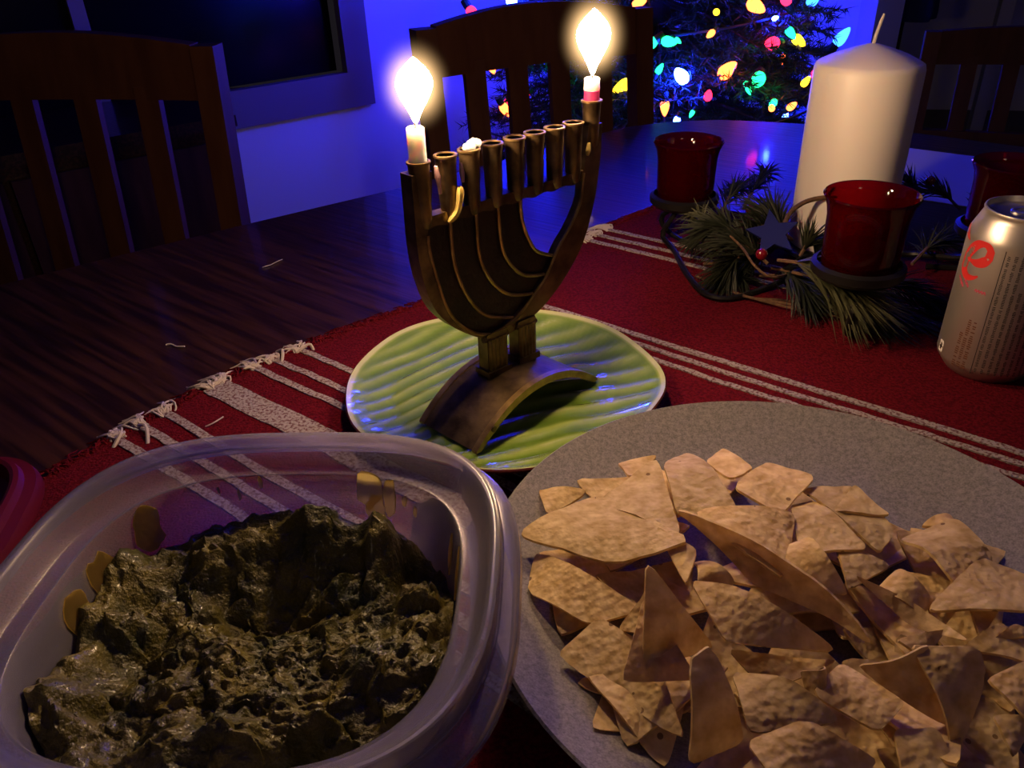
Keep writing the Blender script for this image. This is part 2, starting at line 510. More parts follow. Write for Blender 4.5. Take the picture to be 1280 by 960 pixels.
em = (eL + eR) / 2 + 0.02
MB().prism([wl(em - .018, zT, -.03), wl(em + .018, zT, -.03), wl(em + .018, zTop, -.03), wl(em - .018, zTop, -.03)], N1 * 0.03).build('mullion', M['trim'], win, smooth=False)
for a, b in [(eL + tw, em - .018), (em + .018, eI)]:
    MB().prism([wl(a, zT, -.045), wl(b, zT, -.045), wl(b, zTop, -.045), wl(a, zTop, -.045)], N1 * 0.006).build('pane', M['dark_glass'], win, smooth=False)

_d = ray(298, 215); _P = CAM + _d * ((WL - .38 - CAM @ N1) / (_d @ N1)); eS = _P @ E1
_d = ray(280, 142); zS = (CAM + _d * ((WL - .40 - CAM @ N1) / (_d @ N1)))[2]  # cabinet below is added to keep this corner dark
sb = thing('added_sideboard', wl(eS - .7, 0, .2), 'added dark wooden cabinet keeping the corner under the window black', 'added_sideboard')
MB().prism([wl(eS - 1.4, .05, .02), wl(eS, .05, .02), wl(eS, zS - .03, .02), wl(eS - 1.4, zS - .03, .02)], -N1 * .36).build('body', M['table'], sb, smooth=False)
MB().prism([wl(eS - 1.42, zS - .03, .01), wl(eS + .01, zS - .03, .01), wl(eS + .01, zS - .005, .01), wl(eS - 1.42, zS - .005, .01)], -N1 * .40).build('top', M['table'], sb, smooth=False)
for k in range(3):
    a_ = eS - 1.38 + k * .455
    dr_ = MB().prism([wl(a_, .09, .385), wl(a_ + .44, .09, .385), wl(a_ + .44, zS - .06, .385), wl(a_, zS - .06, .385)], -N1 * .015).build('door', M['chair'], sb, smooth=False)
    MB().tube([wl(a_ + .40, .35, .402), wl(a_ + .40, .35, .42)], .012, 10).build('knob', M['brass'], dr_)
for q in (.05, 1.35):
    for w_ in (.06, .36):
        MB().tube([wl(eS - q, 0, w_), wl(eS - q, .06, w_)], .02, 8).build('leg', M['table'], sb)


def back_n(px, py):
    d = ray(px, py); t = (WF - CAM @ E1) / (d @ E1); P = CAM + d * t
    return P @ N1, P[2]


nA, _ = back_n(1078, 30); nB, _ = back_n(1097, 30)
slab('wall_back', [wf(WL + .12, 0), wf(nA, 0), wf(nA, CEIL), wf(WL + .12, CEIL)], E1 * 0.12, M['wall'])
slab('trim_1', [wf(nA + .005, 0, .02), wf(nB, 0, .02), wf(nB, 2.1, .02), wf(nA + .005, 2.1, .02)], E1 * 0.16, M['casing'])
slab('wall_beyond', [(-0.2, 5.2, 0), (4.6, 4.0, 0), (4.6, 4.0, CEIL), (-0.2, 5.2, CEIL)], (0, .12, 0), M['wall'])
# pale door casing far behind the doorway
d0 = CAM + ray(1246, 30) * 3.6; d1 = CAM + ray(1263, 30) * 3.6
slab('trim_2', [(d0[0], d0[1], 0), (d1[0], d1[1], 0), (d1[0], d1[1], 2.1), (d0[0], d0[1], 2.1)], (0.01, .05, 0), M['casing'])

# ------------------------------------------------------------------ dining table
ttop = [(-1.02, 0.33), (-.66, .64), (-.31, .901), (-.126, 1.030), (.03, 1.162), (.14, 1.258), (.20, 1.300), (.27, 1.322), (.35, 1.322), (.42, 1.298),
        (.472, 1.273), (.598, 1.207), (.712, 1.105), (.86, .97), (.90, .90), (.89, .82), (.45, .25), (.16, -.08), (.08, -.12), (-.02, -.12), (-.62, -.13), (-1.02, .20), (-1.05, .27)]
table = thing('dining_table', (0, .5, 0), 'dark stained oak dining table carrying the food and menorah', 'table')
bm = bmesh.new()
vs = [bm.verts.new((x, y - .5, TT)) for x, y in ttop]
f = bm.faces.new(vs)
r = bmesh.ops.extrude_face_region(bm, geom=[f])
bmesh.ops.translate(bm, verts=[g for g in r['geom'] if isinstance(g, bmesh.types.BMVert)], vec=(0, 0, -0.028))
bmesh.ops.recalc_face_normals(bm, faces=bm.faces)
bmesh.ops.bevel(bm, geom=[e for e in bm.edges if abs(e.verts[0].co.z - e.verts[1].co.z) < 1e-6], offset=0.006, segments=3, affect='EDGES')
me = bpy.data.meshes.new('table_top'); bm.to_mesh(me); bm.free(); me.materials.append(M['table'])
o = bpy.data.objects.new('table_top', me); COL.objects.link(o); o.parent = table
ctr = np.array([0, .58])
ins = [ctr + (np.array(p) - ctr) * 0.86 for p in [(-.90, .33), (.20, 1.26), (.80, .90), (-.05, -.08)]]
for a, b in zip(ins, ins[1:] + ins[:1]):
    MB().prism([(*a, TT - .11), (*b, TT - .11), (*b, TT - .029), (*a, TT - .029)], np.append(nrm(ctr - (a + b) / 2), 0) * .02).build('apron', M['table'], table, smooth=False)
for a in ins:
    MB().tube([(a[0], a[1], 0), (a[0], a[1], .12), (a[0], a[1], .5), (a[0], a[1], TT - .029)], [.022, .03, .042, .045], 12).build('leg', M['table'], table)


# ------------------------------------------------------------------ chairs
def make_chair(P, ang, gap, label, ztop=.165, arch=.018, rake=.05):
    """P: world xy of one rear post's top; ang: direction of the back; the seat faces 90 deg clockwise of it"""
    a = np.array([math.cos(ang), math.sin(ang), 0]); fdir = np.array([math.sin(ang), -math.cos(ang), 0])
    wdt = gap * 5
    zt = TT + ztop
    base = np.array([P[0], P[1], 0])
    ch = thing('dining_chair', base + a * wdt / 2, label, 'chair', 'slat back dining chairs around the table')

    def back(k, z):                              # point on the raked back
        r = max(0, (z - .45)) / (zt - .45)
        return base + a * k + fdir * (rake * (1 - r)) + np.array([0, 0, z])
    for k in (0, wdt):
        MB().strip([back(k - .016, z) for z in np.linspace(0, zt, 9)], [back(k + .016, z) for z in np.linspace(0, zt, 9)], fdir * -.03).build('post', M['chair'], ch, smooth=False)
    ks = np.linspace(0.016, wdt - .016, 13)
    top = [back(k, zt + arch * math.sin(math.pi * k / wdt)) - fdir * (.018 * math.sin(math.pi * k / wdt)) for k in ks]
    bot = [back(k, zt - .066) - fdir * (.018 * math.sin(math.pi * k / wdt)) for k in ks]
    MB().strip(bot, top, fdir * -.024).build('top_rail', M['chair'], ch, smooth=False)
    zl = .53
    MB().strip([back(k, zl) for k in ks], [back(k, zl + .05) for k in ks], fdir * -.022).build('lower_rail', M['chair'], ch, smooth=False)
    for j in range(1, 5):
        k = gap * j; off = fdir * (.018 * math.sin(math.pi * k / wdt))
        zz = np.linspace(zl + .03, zt - .05, 6)
        MB().strip([back(k - .0165, z) - off for z in zz], [back(k + .0165, z) - off for z in zz], fdir * -.012).build('slat', M['chair'], ch, smooth=False)
    s0 = base + fdir * .03
    MB().prism([s0 - a * .0 + [0, 0, .43], s0 + a * wdt + [0, 0, .43], s0 + a * (wdt + .015) + fdir * .40 + [0, 0, .43], s0 - a * .015 + fdir * .40 + [0, 0, .43]], (0, 0, .03)).build('seat', M['chair'], ch, smooth=False)
    for k in (.02, wdt - .02):
        q = s0 + a * k + fdir * .37
        MB().tube([q, q + [0, 0, .43]], [.014, .02], 8).build('leg', M['chair'], ch)
    return ch


p1 = at(250, 55, .168)
make_chair(p1 + 0.0945 * 5 * np.array([-math.cos(math.radians(-8)), -math.sin(math.radians(-8)), 0]), math.radians(-8), .0945,
           'brown wooden slat back chair drawn up in front of the dark window')
p2 = at(533, 37, .16)
make_chair(p2, math.radians(25), .074, 'brown wooden slat back chair standing between the menorah and the lit tree', ztop=.16, arch=.020)
p3 = at(1168, 40, .035)
make_chair(p3, math.radians(-20), .085, 'brown wooden slat back chair standing away from the table behind the white pillar candle', ztop=.035, arch=.01)

# ------------------------------------------------------------------ table runner
US = np.array([0.636, 0.772]); VS = np.array([0.772, -0.636])   # across / along the stripes
edge = np.array([(-.60, .10), (-.42, .29), (-.302, .418), (-.28, .452), (-.23, .522), (-.193, .563), (-.136, .612), (-.077, .657), (.0, .718), (.052, .76), (.112, .835), (.207, .921)])
eu = edge @ US; ev = edge @ VS


def fringe_v(u): return float(np.interp(u, eu, ev))


RT = 0.0035
runner = thing('table_runner', W(.1, .5, 0), 'red woven cotton runner with white stripes and a frayed edge', 'table runner')
u0, u1, vend = 0.02, 0.835, 0.62


def run_pt(u, v, z):
    p = US * u + VS * v
    return W(p[0], p[1], z)


NU, NV = 110, 60


def rfn(i, j):
    u = u0 + (u1 - u0) * i
    va = fringe_v(u) + .004 * noise.noise((u * 60, 0, 0))
    v = va + (vend - va) * j
    p = US * u + VS * v
    return W(p[0], p[1], RT + .0006 * noise.noise((p[0] * 60, p[1] * 60, 3)))


mb = MB().sheet(rfn, NU, NV, -(RT - .0006))
mb = MB()
g = MB(); g.sheet(rfn, NU, NV, 0)
top = np.array(g.v); n = len(top); bot = top.copy(); bot[:, 2] = TT + .0004
mb.add(np.vstack([top, bot]), g.f + [tuple(n + k for k in reversed(f)) for f in g.f])
idx = lambda i, j: i * (NV + 1) + j
ring = [idx(i, 0) for i in range(NU)] + [idx(NU, j) for j in range(NV)] + [idx(i, NV) for i in range(NU, 0, -1)] + [idx(0, j) for j in range(NV, 0, -1)]
mb.add([], [])
mb.f += [(b, a, n + a, n + b) for a, b in zip(ring, ring[1:] + ring[:1])]
mb.build('woven_cloth', M['red_cloth'], runner)
stripes = [(.180, .0065), (.199, .0065), (.2175, .0065), (.262, .021), (.297, .006), (.312, .006), (.336, .006), (.484, .0052), (.4985, .0052), (.513, .006), (.668, .006), (.688, .006), (.708, .006)]
for u, w in stripes:
    va = fringe_v(u) + .003
    n = 130
    vv = np.linspace(va, vend - .004, n)

    def wob(v): return .0035 * noise.noise((v * 9, u * 50, 0)) + .0011 * noise.noise((v * 70, u * 90, 1))
    A, B = [], []
    for v in vv:
        c = u + wob(v)
        A.append(run_pt(c - w / 2 + .0006 * noise.noise((v * 400, u * 9, 5)), v, RT - .001))
        B.append(run_pt(c + w / 2 + .0006 * noise.noise((v * 400, u * 9, 8)), v, RT - .001))
    MB().strip(A, B, (0, 0, .0021)).build('stripe', M['white_yarn'], runner, smooth=False)


def thread(mb, u, v, length, ang, r, z0=.002, lift=.004, curl=1.0):
    """one yarn end lying off the fringe; ang is relative to the direction out of the edge"""
    p = US * u + VS * v
    out = -VS * math.cos(ang) + US * math.sin(ang)
    side = np.array([-out[1], out[0]])
    pts = []
    ph = random.uniform(0, 6)
    for t in np.linspace(0, 1, 7):
        q = p + out * length * t + side * curl * .0035 * math.sin(ph + t * 4.5)
        pts.append(W(q[0], q[1], max(r, z0 + lift * math.sin(math.pi * min(1, t * 1.1)) * (1 - t * .4) - t * .001)))
    mb.tube(pts, [r, r, r, r, r, r * .9, r * .5], 5)


fr = MB()
u = 0.03
while u < 0.83:
    if min(abs(u - s) - w / 2 for s, w in stripes) > .001:
        for _ in range(2):
            thread(fr, u, fringe_v(u) + .004, random.uniform(.006, .02), random.uniform(-.6, .6), .0007)
    u += .0022
tag(fr.build('red_fringe', M['red_cloth'], runner), kind='stuff')
for u, w in stripes:
    t = MB()
    for _ in range(int(9 + w * 1200)):
        thread(t, u + random.uniform(-w / 2, w / 2), fringe_v(u) + .006, random.uniform(.010, .026), random.uniform(-.7, .7), .0008, lift=.006)
    t.build('tassel', M['white_fringe'], runner)
for (px, py, qx, qy, lab) in [(346, 440, 352, 455, None), (372, 440, 392, 438, None), (150, 545, 142, 560, None), (170, 532, 185, 555, None)]:
    a = at(px, py, .004); b = at(qx, qy, .003); mid = (a + b) / 2 + [0.003, 0.003, .005]
    MB().tube(resample([a, mid, b], 8), .0013, 6).build('tassel', M['white_fringe'], runner)
for (L, lab) in [([(207, 431), (214, 430), (221, 433), (231, 433)], 'white scrap of yarn lying on the bare table beside the fringe'),
                 ([(328, 334), (338, 331), (346, 327), (353, 324)], 'fine pale hair like thread on the table below the blue wall')]:
    o = MB().tube(resample([at(x, y, .0012) for x, y in L], 10), .0007 if '431' in str(L) else .0004, 5).build('thread_scrap', M['white_fringe'])
    tag(o, lab, 'thread')
o = MB().tube(resample([at(257, 533, .0048), at(266, 529, .006), at(279, 521, .0048)], 8), .0005, 5).build('thread_scrap', M['white_fringe'])
tag(o, 'loose pale thread lying on the red runner between white stripes', 'thread')

# ------------------------------------------------------------------ green leaf plate
PC = np.array([-.006, .491]); PR = .110
plate = thing('leaf_plate', W(PC[0], PC[1], RT), 'green glazed plate with leaf ridges under the menorah', 'plate')


def plate_r(t): return PR * (1 + .018 * math.cos(5 * t + .6) + .012 * math.cos(3 * t + 2.0) + .008 * math.cos(9 * t)) * (1.03 if abs(math.cos(t)) > .8 else 1.0)


def plate_r(t): return PR * (1 + .016 * math.cos(5 * t + .6) + .012 * math.cos(2 * t) + .007 * math.cos(8 * t + 1))


def ridge(x, y):
    dx = x - PC[0]
    return math.sin(2 * math.pi * ((y - PC[1]) - .55 * dx + 3.4 * dx * dx + .003 * noise.noise(Vector((x * 30, y * 30, 0)))) / .0175)


NT, NR = 144, 46
mb = MB(); tint = []
vs, fs = [], []
for j in range(NR + 1):
    rho = j / NR
    for k in range(NT):
        t = 2 * math.pi * k / NT
        r = plate_r(t) * rho
        x, y = PC[0] + r * math.cos(t), PC[1] + r * math.sin(t)
        z = .0115 + .0105 * max(0, (rho - .70) / .30) ** 1.5
        amp = min(1, max(0, (rho - .15) / .2)) * min(1, max(0, (0.97 - rho) / .06))
        q = ridge(x, y)
        z += .0008 * q * amp
        vs.append(W(x, y, z)); tint.append((.50 + .26 * q * amp) if rho < .965 else .98)
for j in range(NR):
    for k in range(NT):
        k2 = (k + 1) % NT
        fs.append((j * NT + k, (j + 1) * NT + k, (j + 1) * NT + k2, j * NT + k2))
mb.add(vs, fs); mb.col = tint
mb.build('glazed_top', M['green'], plate, fix=False)
und = MB()
prof = [(1.0, .0220), (1.008, .0212), (1.003, .0192), (.93, .0140), (.80, .0082), (.60, .0055), (.52, RT), (.46, RT), (.44, .006), (.1, .006)]
vs, fs = [], []
for j, (rho, z) in enumerate(prof):
    for k in range(NT):
        t = 2 * math.pi * k / NT; r = plate_r(t) * rho
        vs.append(W(PC[0] + r * math.cos(t), PC[1] + r * math.sin(t), z))
for j in range(len(prof) - 1):
    for k in range(NT):
        k2 = (k + 1) % NT
        fs.append((j * NT + k, j * NT + k2, (j + 1) * NT + k2, (j + 1) * NT + k))
und.add(vs, fs).build('brown_underside', M['glaze_back'], plate)

# ------------------------------------------------------------------ menorah
MO = np.array([.007, .486]); MA = math.radians(40)
SS = np.array([math.cos(MA), math.sin(MA), 0]); MM = np.array([-math.sin(MA), math.cos(MA), 0])


def mp(s, t, mm=0.0):                           # millimetres in the menorah's plane
    return W(MO[0], MO[1], t / 1000) + SS * s / 1000 + MM * mm / 1000


men = thing('menorah', mp(-14, 13), 'antique brass menorah with curved arms standing on the green plate', 'menorah')
A0 = [(-73, 156), (-72.5, 137.5), (-68.3, 115.7), (-63.5, 98.3), (-54.8, 83.3), (-42, 72.5), (-29.2, 67.8)]
A1 = [(-53.5, 156), (-53.2, 129.3), (-48.9, 111), (-40, 93.3), (-28.3, 81.7), (-8.2, 73.9)]
A2 = [(-34.1, 156), (-33.9, 129.4), (-29.8, 113.8), (-21.7, 100.9), (-9.3, 90.8), (9.7, 85.4)]
A3 = [(-17.1, 156), (-15.6, 128.5), (-10.1, 113.8), (2.5, 101), (20.5, 96)]
A4 = [(1.2, 156), (2.0, 139.5), (7.1, 125.2), (14, 114.5), (28.0, 107.3)]
arcs = [resample(a, 26) for a in (A0, A1, A2, A3, A4)]
for a, b in zip(arcs, arcs[1:]):
    MB().strip([mp(*p, -1.0) for p in a], [mp(*p, -1.0) for p in b], MM * .006).build('panel', M['panel'], men)
for a in arcs[1:]:
    MB().tube([mp(*p, -2.2) for p in a], .0013, 6, up=MM, flat=1.0).build('arm_ridge', M['brass_edge'], men)
# outer frame: left band, right arm
oL = resample([(-78, 184), (-78.3, 165), (-78.6, 142), (-76.6, 121.5), (-70.2, 101), (-59.3, 86.3), (-47, 76), (-37.9, 70), (-28, 65.5)], 30)
iL = resample([(-64, 184), (-66, 168), (-70.5, 150), (-70.5, 137.5), (-66.2, 116), (-61.5, 99), (-53, 85), (-41, 74.5), (-29.2, 69.5)], 30)
MB().strip([mp(*p, -3.5) for p in oL], [mp(*p, -3.5) for p in iL], MM * .011).build('frame_arm', M['brass'], men)
oR = resample([(73, 186), (71.5, 163), (66.6, 135.5), (56.9, 109.6), (41.6, 90.5), (22.4, 75.6), (7.4, 68.6), (-10, 64), (-28, 65.5)], 34)
iR = resample([(60, 186), (58, 168), (55.3, 152), (53.3, 138.5), (44.2, 124.2), (32, 111), (22, 95.5), (9.7, 84.6), (-6.3, 73.5), (-29.2, 68.5)], 34)
MB().strip([mp(*p, -3.5) for p in oR], [mp(*p, -3.5) for p in iR], MM * .0065).build('frame_arm', M['brass'], men)
for pts in (iR[6:], iL[8:]):
    MB().tube([mp(*p, -3.6) for p in pts], .0011, 6, up=MM).build('arm_ridge', M['brass_edge'], men)
MB().strip([mp(s, 151.5 + .8 * math.sin(s * .37), -3) for s in np.linspace(-72, 57, 40)], [mp(s, 158.5, -3) for s in np.linspace(-72, 57, 40)], MM * .008).build('crossbar', M['brass'], men)
hold_s = [-70.3, -51.7, -34.8, -17.5, 0, 16.4, 33.2, 49.7]
for s in hold_s + [66]:
    top = 201 if s == 66 else 190
    lo = 172 if s == 66 else 152
    c = mp(s, 0); b0 = TT
    prof = [(.0018, lo - 1.5), (.0042, lo + .5), (.0050, lo + 5), (.0053, lo + 14), (.0058, top - 8), (.0062, top - 1.6), (.0066, top - .6), (.0062, top), (.0053, top - .3), (.0049, top - 3), (.0047, top - 12), (.001, top - 13)]
    MB().lathe([(r, z / 1000) for r, z in prof], (c[0], c[1], TT), 22).build('candle_cup', M['brass'], men)
    MB().lathe([(.0056, (top - .5) / 1000), (.0069, (top - .9) / 1000), (.0069, (top + .1) / 1000), (.0056, (top + .35) / 1000), (.0056, (top - .5) / 1000)], (c[0], c[1], TT), 22).build('cup_rim', M['brass_edge'], men)
for sa, sb in ((-34.5, -14.5), (-7.5, 11)):
    mb = MB()
    fl = 5
    mb.strip([mp(sa + 1.5, t, -5) for t in (34, 41, 55, 62, 70)], [mp(sb - 1.5, t, -5) for t in (34, 41, 55, 62, 70)], MM * .010)
    for q in range(fl):
        s = sa + 2 + (sb - sa - 4) * (q + .5) / fl
        mb.tube([mp(s, 36, -5), mp(s, 66, -5)], .0016, 6)
    mb.box(mp((sa + sb) / 2, 41, 0), SS * (sb - sa) / 2000, MM * .0075, np.array([0, 0, .0022]))
    mb.tube([mp(sa, 67, -3), mp((sa + sb) / 2, 64.5, -3), mp(sb, 66, -3)], .0025, 8)
    mb.build('stem', M['brass'], men, smooth=False)
# arched base
BA = MA + math.radians(5)
BS = np.array([math.cos(BA), math.sin(BA), 0]); BM = np.array([-math.sin(BA), math.cos(BA), 0])
bc = mp(-15, 0, -6)


def arch_z(q): return 14.2 + 25.5 * (1 - abs(q) ** 2.1)


qs = np.linspace(-1, 1, 29)


def base_pt(q, w, z): return np.array([bc[0], bc[1], TT + z / 1000]) + BS * q * .0605 + BM * w


mb = MB()
T = [base_pt(q, -.026, arch_z(q)) for q in qs]; Bk = [base_pt(q, .026, arch_z(q)) for q in qs]
vs = T + Bk + [base_pt(q * .965, -.026, max(13.4, arch_z(q) - 4.6)) for q in qs] + [base_pt(q * .965, .026, max(13.4, arch_z(q) - 4.6)) for q in qs]
n = len(qs); fs = []
for i in range(n - 1):
    fs += [(i, i + 1, n + i + 1, n + i), (2 * n + i, 3 * n + i, 3 * n + i + 1, 2 * n + i + 1), (i, 2 * n + i, 2 * n + i + 1, i + 1), (n + i, n + i + 1, 3 * n + i + 1, 3 * n + i)]
fs += [(0, n, 3 * n, 2 * n), (n - 1, 3 * n - 1, 4 * n - 1, 2 * n - 1)]
mb.add(vs, fs).build('arched_base', M['brass'], men)
for w in (-.0255, .0255):
    MB().strip([base_pt(q * 1.0, w - .0022, max(13.2, arch_z(q) - 4.8)) for q in qs], [base_pt(q * 1.0, w - .0022, arch_z(q) + .9) for q in qs], BM * .0044).build('base_edge', M['brass_edge'], men)
MB().tube([base_pt(-.74, -.0278, arch_z(.74) - 1.5) + BM * .0006, base_pt(-.74, -.0278, arch_z(.74) - 1.5) - BM * .0008], .0021, 14).build('rivet', M['brass'], men)
# old wax stuck to the menorah
yd = resample([(-47.5, 172, -6.5), (-48.5, 164, -6.2), (-50.5, 157, -5.0), (-56, 152.5, -4.4)], 12)
MB().tube([mp(*p) for p in yd], [.0022, .0032, .0034, .0032, .0031, .0030, .0030, .0031, .0032, .0030, .0024, .0012], 8, flat=.7).build('wax_drip', M['wax_yellow'], men)
for pts, r, mt in [([(-61, 186, -3), (-60.5, 180, -3.5), (-60, 175, -3.5), (-59.5, 170, -3.2)], [.001, .0018, .0012, .001], 'wax_palepink'),
                   ([(-43.2, 184, -2.5), (-43, 178, -3), (-42.8, 173, -3)], [.001, .0016, .0010], 'wax_palepink'),
                   ([(60, 176, -4), (59, 171, -4.4), (58.5, 168, -4.3)], [.001, .0018, .001], 'wax_yellow')]:
    MB().tube([mp(*p) for p in pts], r, 7).build('wax_drip', M[mt], men)
c = mp(-33, 191.5, -.5)
mb = MB()
for dx, dy, dz, r in [(0, 0, 0, .0035), (.003, .001, .001, .0028), (-.003, 0, -.001, .0025), (.001, .003, .0015, .0022)]:
    mb.lathe([(.0002, r), (r * .7, r * .7), (r, 0), (r * .7, -r * .7), (.0002, -r)], c + [dx, dy, dz], 9, wob=lambda t, j: 1 + .15 * math.sin(3 * t + j))
mb.build('wax_lump', M['wax_white'], men)


def candle(s, z0, z1, layers, label, lean=(0, 0)):
    b = mp(s, z0)
    t = thing('taper_candle', b, label, 'candle')
    rad = .0051
    for nm, a, e, mt in layers:
        MB().lathe([(.0002, a / 1000), (rad * .96, a / 1000), (rad, a / 1000 + .0008), (rad * .97, (a + e) / 2000), (rad, e / 1000 - .0006), (rad * .86, e / 1000), (.0004, e / 1000 - .0008)], (b[0], b[1], TT), 20,
                   wob=lambda q, j: 1 + .03 * math.sin(2 * q + j)).build(nm, M[mt], t)
    MB().tube([mp(s, z1 - 1.5), mp(s + .3, z1 + 3), mp(s + .8, z1 + 6)], .0006, 6).build('wick', M['wick_burnt'], t)
    return t


def halo_mat(rx, rz):
    Mt = bpy.data.materials.new('flame_halo'); Mt.use_nodes = True
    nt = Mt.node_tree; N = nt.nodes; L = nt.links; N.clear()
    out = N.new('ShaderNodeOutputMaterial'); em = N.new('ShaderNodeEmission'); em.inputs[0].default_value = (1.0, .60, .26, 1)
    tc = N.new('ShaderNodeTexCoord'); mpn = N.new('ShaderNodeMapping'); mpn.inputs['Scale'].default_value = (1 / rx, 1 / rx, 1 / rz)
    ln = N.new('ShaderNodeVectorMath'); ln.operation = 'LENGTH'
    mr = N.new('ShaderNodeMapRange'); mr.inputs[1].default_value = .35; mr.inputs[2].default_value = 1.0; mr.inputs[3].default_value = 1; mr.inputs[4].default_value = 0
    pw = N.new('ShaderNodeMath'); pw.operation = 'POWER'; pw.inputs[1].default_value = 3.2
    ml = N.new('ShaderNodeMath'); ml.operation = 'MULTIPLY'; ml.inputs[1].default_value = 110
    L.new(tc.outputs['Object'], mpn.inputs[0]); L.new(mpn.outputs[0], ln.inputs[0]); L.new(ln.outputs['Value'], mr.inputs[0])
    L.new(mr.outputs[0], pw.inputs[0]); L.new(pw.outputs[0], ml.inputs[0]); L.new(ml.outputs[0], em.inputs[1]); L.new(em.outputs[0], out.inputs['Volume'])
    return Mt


def flame(t, s, z0, h, r, lean):
    """teardrop flame, narrow at the foot, round in the upper middle, pointed at the tip"""
    prof = [(0, .05), (.06, .17), (.14, .28), (.24, .46), (.34, .66), (.44, .85), (.54, .97), (.62, 1.0), (.70, .95), (.78, .80), (.86, .57), (.93, .31), (.98, .12), (1, .02)]
    vs, fs, seg = [], [], 20
    for q, w in prof:
        c = mp(s + lean * q * h, z0 + h * q)
        for k in range(seg):
            a = 2 * math.pi * k / seg
            vs.append(c + np.array([math.cos(a), math.sin(a), 0]) * w * r / 1000)
    for j in range(len(prof) - 1):
        for k in range(seg):
            k2 = (k + 1) % seg
            fs.append((j * seg + k, j * seg + k2, (j + 1) * seg + k2, (j + 1) * seg + k))
    fs.append(tuple(range(seg - 1, -1, -1))); fs.append(tuple((len(prof) - 1) * seg + k for k in range(seg)))
    MB().add(vs, fs).build('flame', M['flame'], t)
    # added glow volume imitating a soft halo around the flame
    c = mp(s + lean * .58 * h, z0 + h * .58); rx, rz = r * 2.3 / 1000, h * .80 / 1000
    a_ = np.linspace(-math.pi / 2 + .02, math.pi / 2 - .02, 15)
    o = MB().lathe([(rx * math.cos(q), rz * math.sin(q)) for q in a_], c, 24).build('flame_halo', halo_mat(rx, rz), t)
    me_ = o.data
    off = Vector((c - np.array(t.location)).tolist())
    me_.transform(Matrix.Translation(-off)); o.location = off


c1 = candle(-70.3, 179, 208.5, [('wax', 178, 208.5, 'wax_white')], 'short white candle burning in the end cup of the menorah')
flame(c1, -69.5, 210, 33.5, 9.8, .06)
c2 = candle(66, 190, 214.5, [('wax', 189, 207.5, 'wax_pink'), ('wax_top', 207, 214.5, 'wax_white')], 'short pink candle burning in the raised cup of the menorah')
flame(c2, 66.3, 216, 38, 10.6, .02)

# ------------------------------------------------------------------ centrepiece: stand, pillar, votive cups, garland, star
SC = np.array([.32, .73])
CUPS = [(.182, .79, .105), (.27, .570, .118), (.425, .652, .112)]
stand = thing('candle_stand', W(SC[0], SC[1], RT), 'black iron stand with arms holding red glass cups around the pillar candle', 'candle stand')
MB().lathe([(.001, .012), (.050, .012), (.053, .014), (.053, .017), (.048, .0185), (.001, .0185)], W(*SC, 0), 36).build('candle_tray', M['iron'], stand)
for x, y, H in CUPS:
    zb = H - .058
    MB().lathe([(.001, zb - .006), (.030, zb - .006), (.0345, zb - .002), (.0345, zb + .004), (.031, zb + .006), (.0305, zb), (.001, zb - .0005)], W(x, y, 0), 28).build('cup_ring', M['iron'], stand)
    dv = np.array([x, y]) - SC; L = np.linalg.norm(dv); dv = dv / L; sd = np.array([-dv[1], dv[0]])
    pts = [SC + dv * .045, SC + dv * L * .5 + sd * .02, SC + dv * L * .9, SC + dv * L]
    zz = [.014, .012, zb * .5, zb - .005]
    MB().tube(resample([W(*p, z) for p, z in zip(pts, zz)], 18), .0032, 8).build('arm', M['iron'], stand)
    p = [W(x, y, zb - .005), W(*(np.array([x, y]) + dv * .022), zb * .55), W(*(np.array([x, y]) + dv * .012), RT + .006), W(*(np.array([x, y]) - dv * .02 + sd * .02), RT + .003), W(*(np.array([x, y]) - dv * .05 + sd * .01), RT + .003)]
    MB().tube(resample(p, 20), .0027, 8).build('foot', M['iron'], stand)
fp = [at(851, 256, .045), at(838, 275, .03), at(828, 294, .012), at(842, 312, RT + .003), at(857, 340, RT + .003), at(881, 367, RT + .003), at(914, 373, RT + .003), at(952, 362, .006), at(985, 348, .012)]
MB().tube(resample(fp, 40), .0028, 8).build('scroll', M['iron'], stand)

pil = thing('pillar_candle', W(SC[0], SC[1], .0188), 'thick white unlit pillar candle in the middle of the iron stand', 'candle')
PRD = .0455
MB().lathe([(.001, .0188), (PRD - .002, .0188), (PRD, .021), (PRD, .05), (PRD * 1.003, .11), (PRD, .177), (PRD - .0012, .1812), (PRD - .004, .183), (.030, .1885), (.016, .1935), (.006, .1965), (.0005, .1975)], W(*SC, 0), 48).build('wax', M['wax_pillar'], pil)
w0 = W(SC[0], SC[1], .196)
MB().tube([w0, w0 + [.001, 0, .008], w0 + [.003, 0, .018], w0 + [.0045, 0, .024]], [.0016, .0014, .0013, .001], 7).build('wick', M['wick'], pil)

cup_lab = ['red glass votive cup on the iron arm beside the tree reflections', 'red glass votive cup in front of the pillar candle', 'red glass votive cup behind the soda can']
for (x, y, H), lab in zip(CUPS, cup_lab):
    b = H - .058
    t = thing('votive_cup', W(x, y, b), lab, 'candle cup', 'red glass votive cups')
    MB().lathe([(.001, b), (.0255, b), (.0280, b + .003), (.0285, b + .02), (.0292, b + .042), (.0308, b + .050), (.0332, b + .0555), (.0342, b + .0575), (.0334, b + .0588), (.0322, b + .058),
                (.0300, b + .052), (.0272, b + .042), (.0265, b + .02), (.0255, b + .006), (.001, b + .0045)], W(x, y, 0), 40).build('glass', M['red_glass'], t)
    MB().lathe([(.001, b + .0058), (.0185, b + .0058), (.019, b + .0065), (.019, b + .019), (.018, b + .0195), (.001, b + .0192)], W(x, y, 0), 24).build('tealight', M['wax_red'], t)

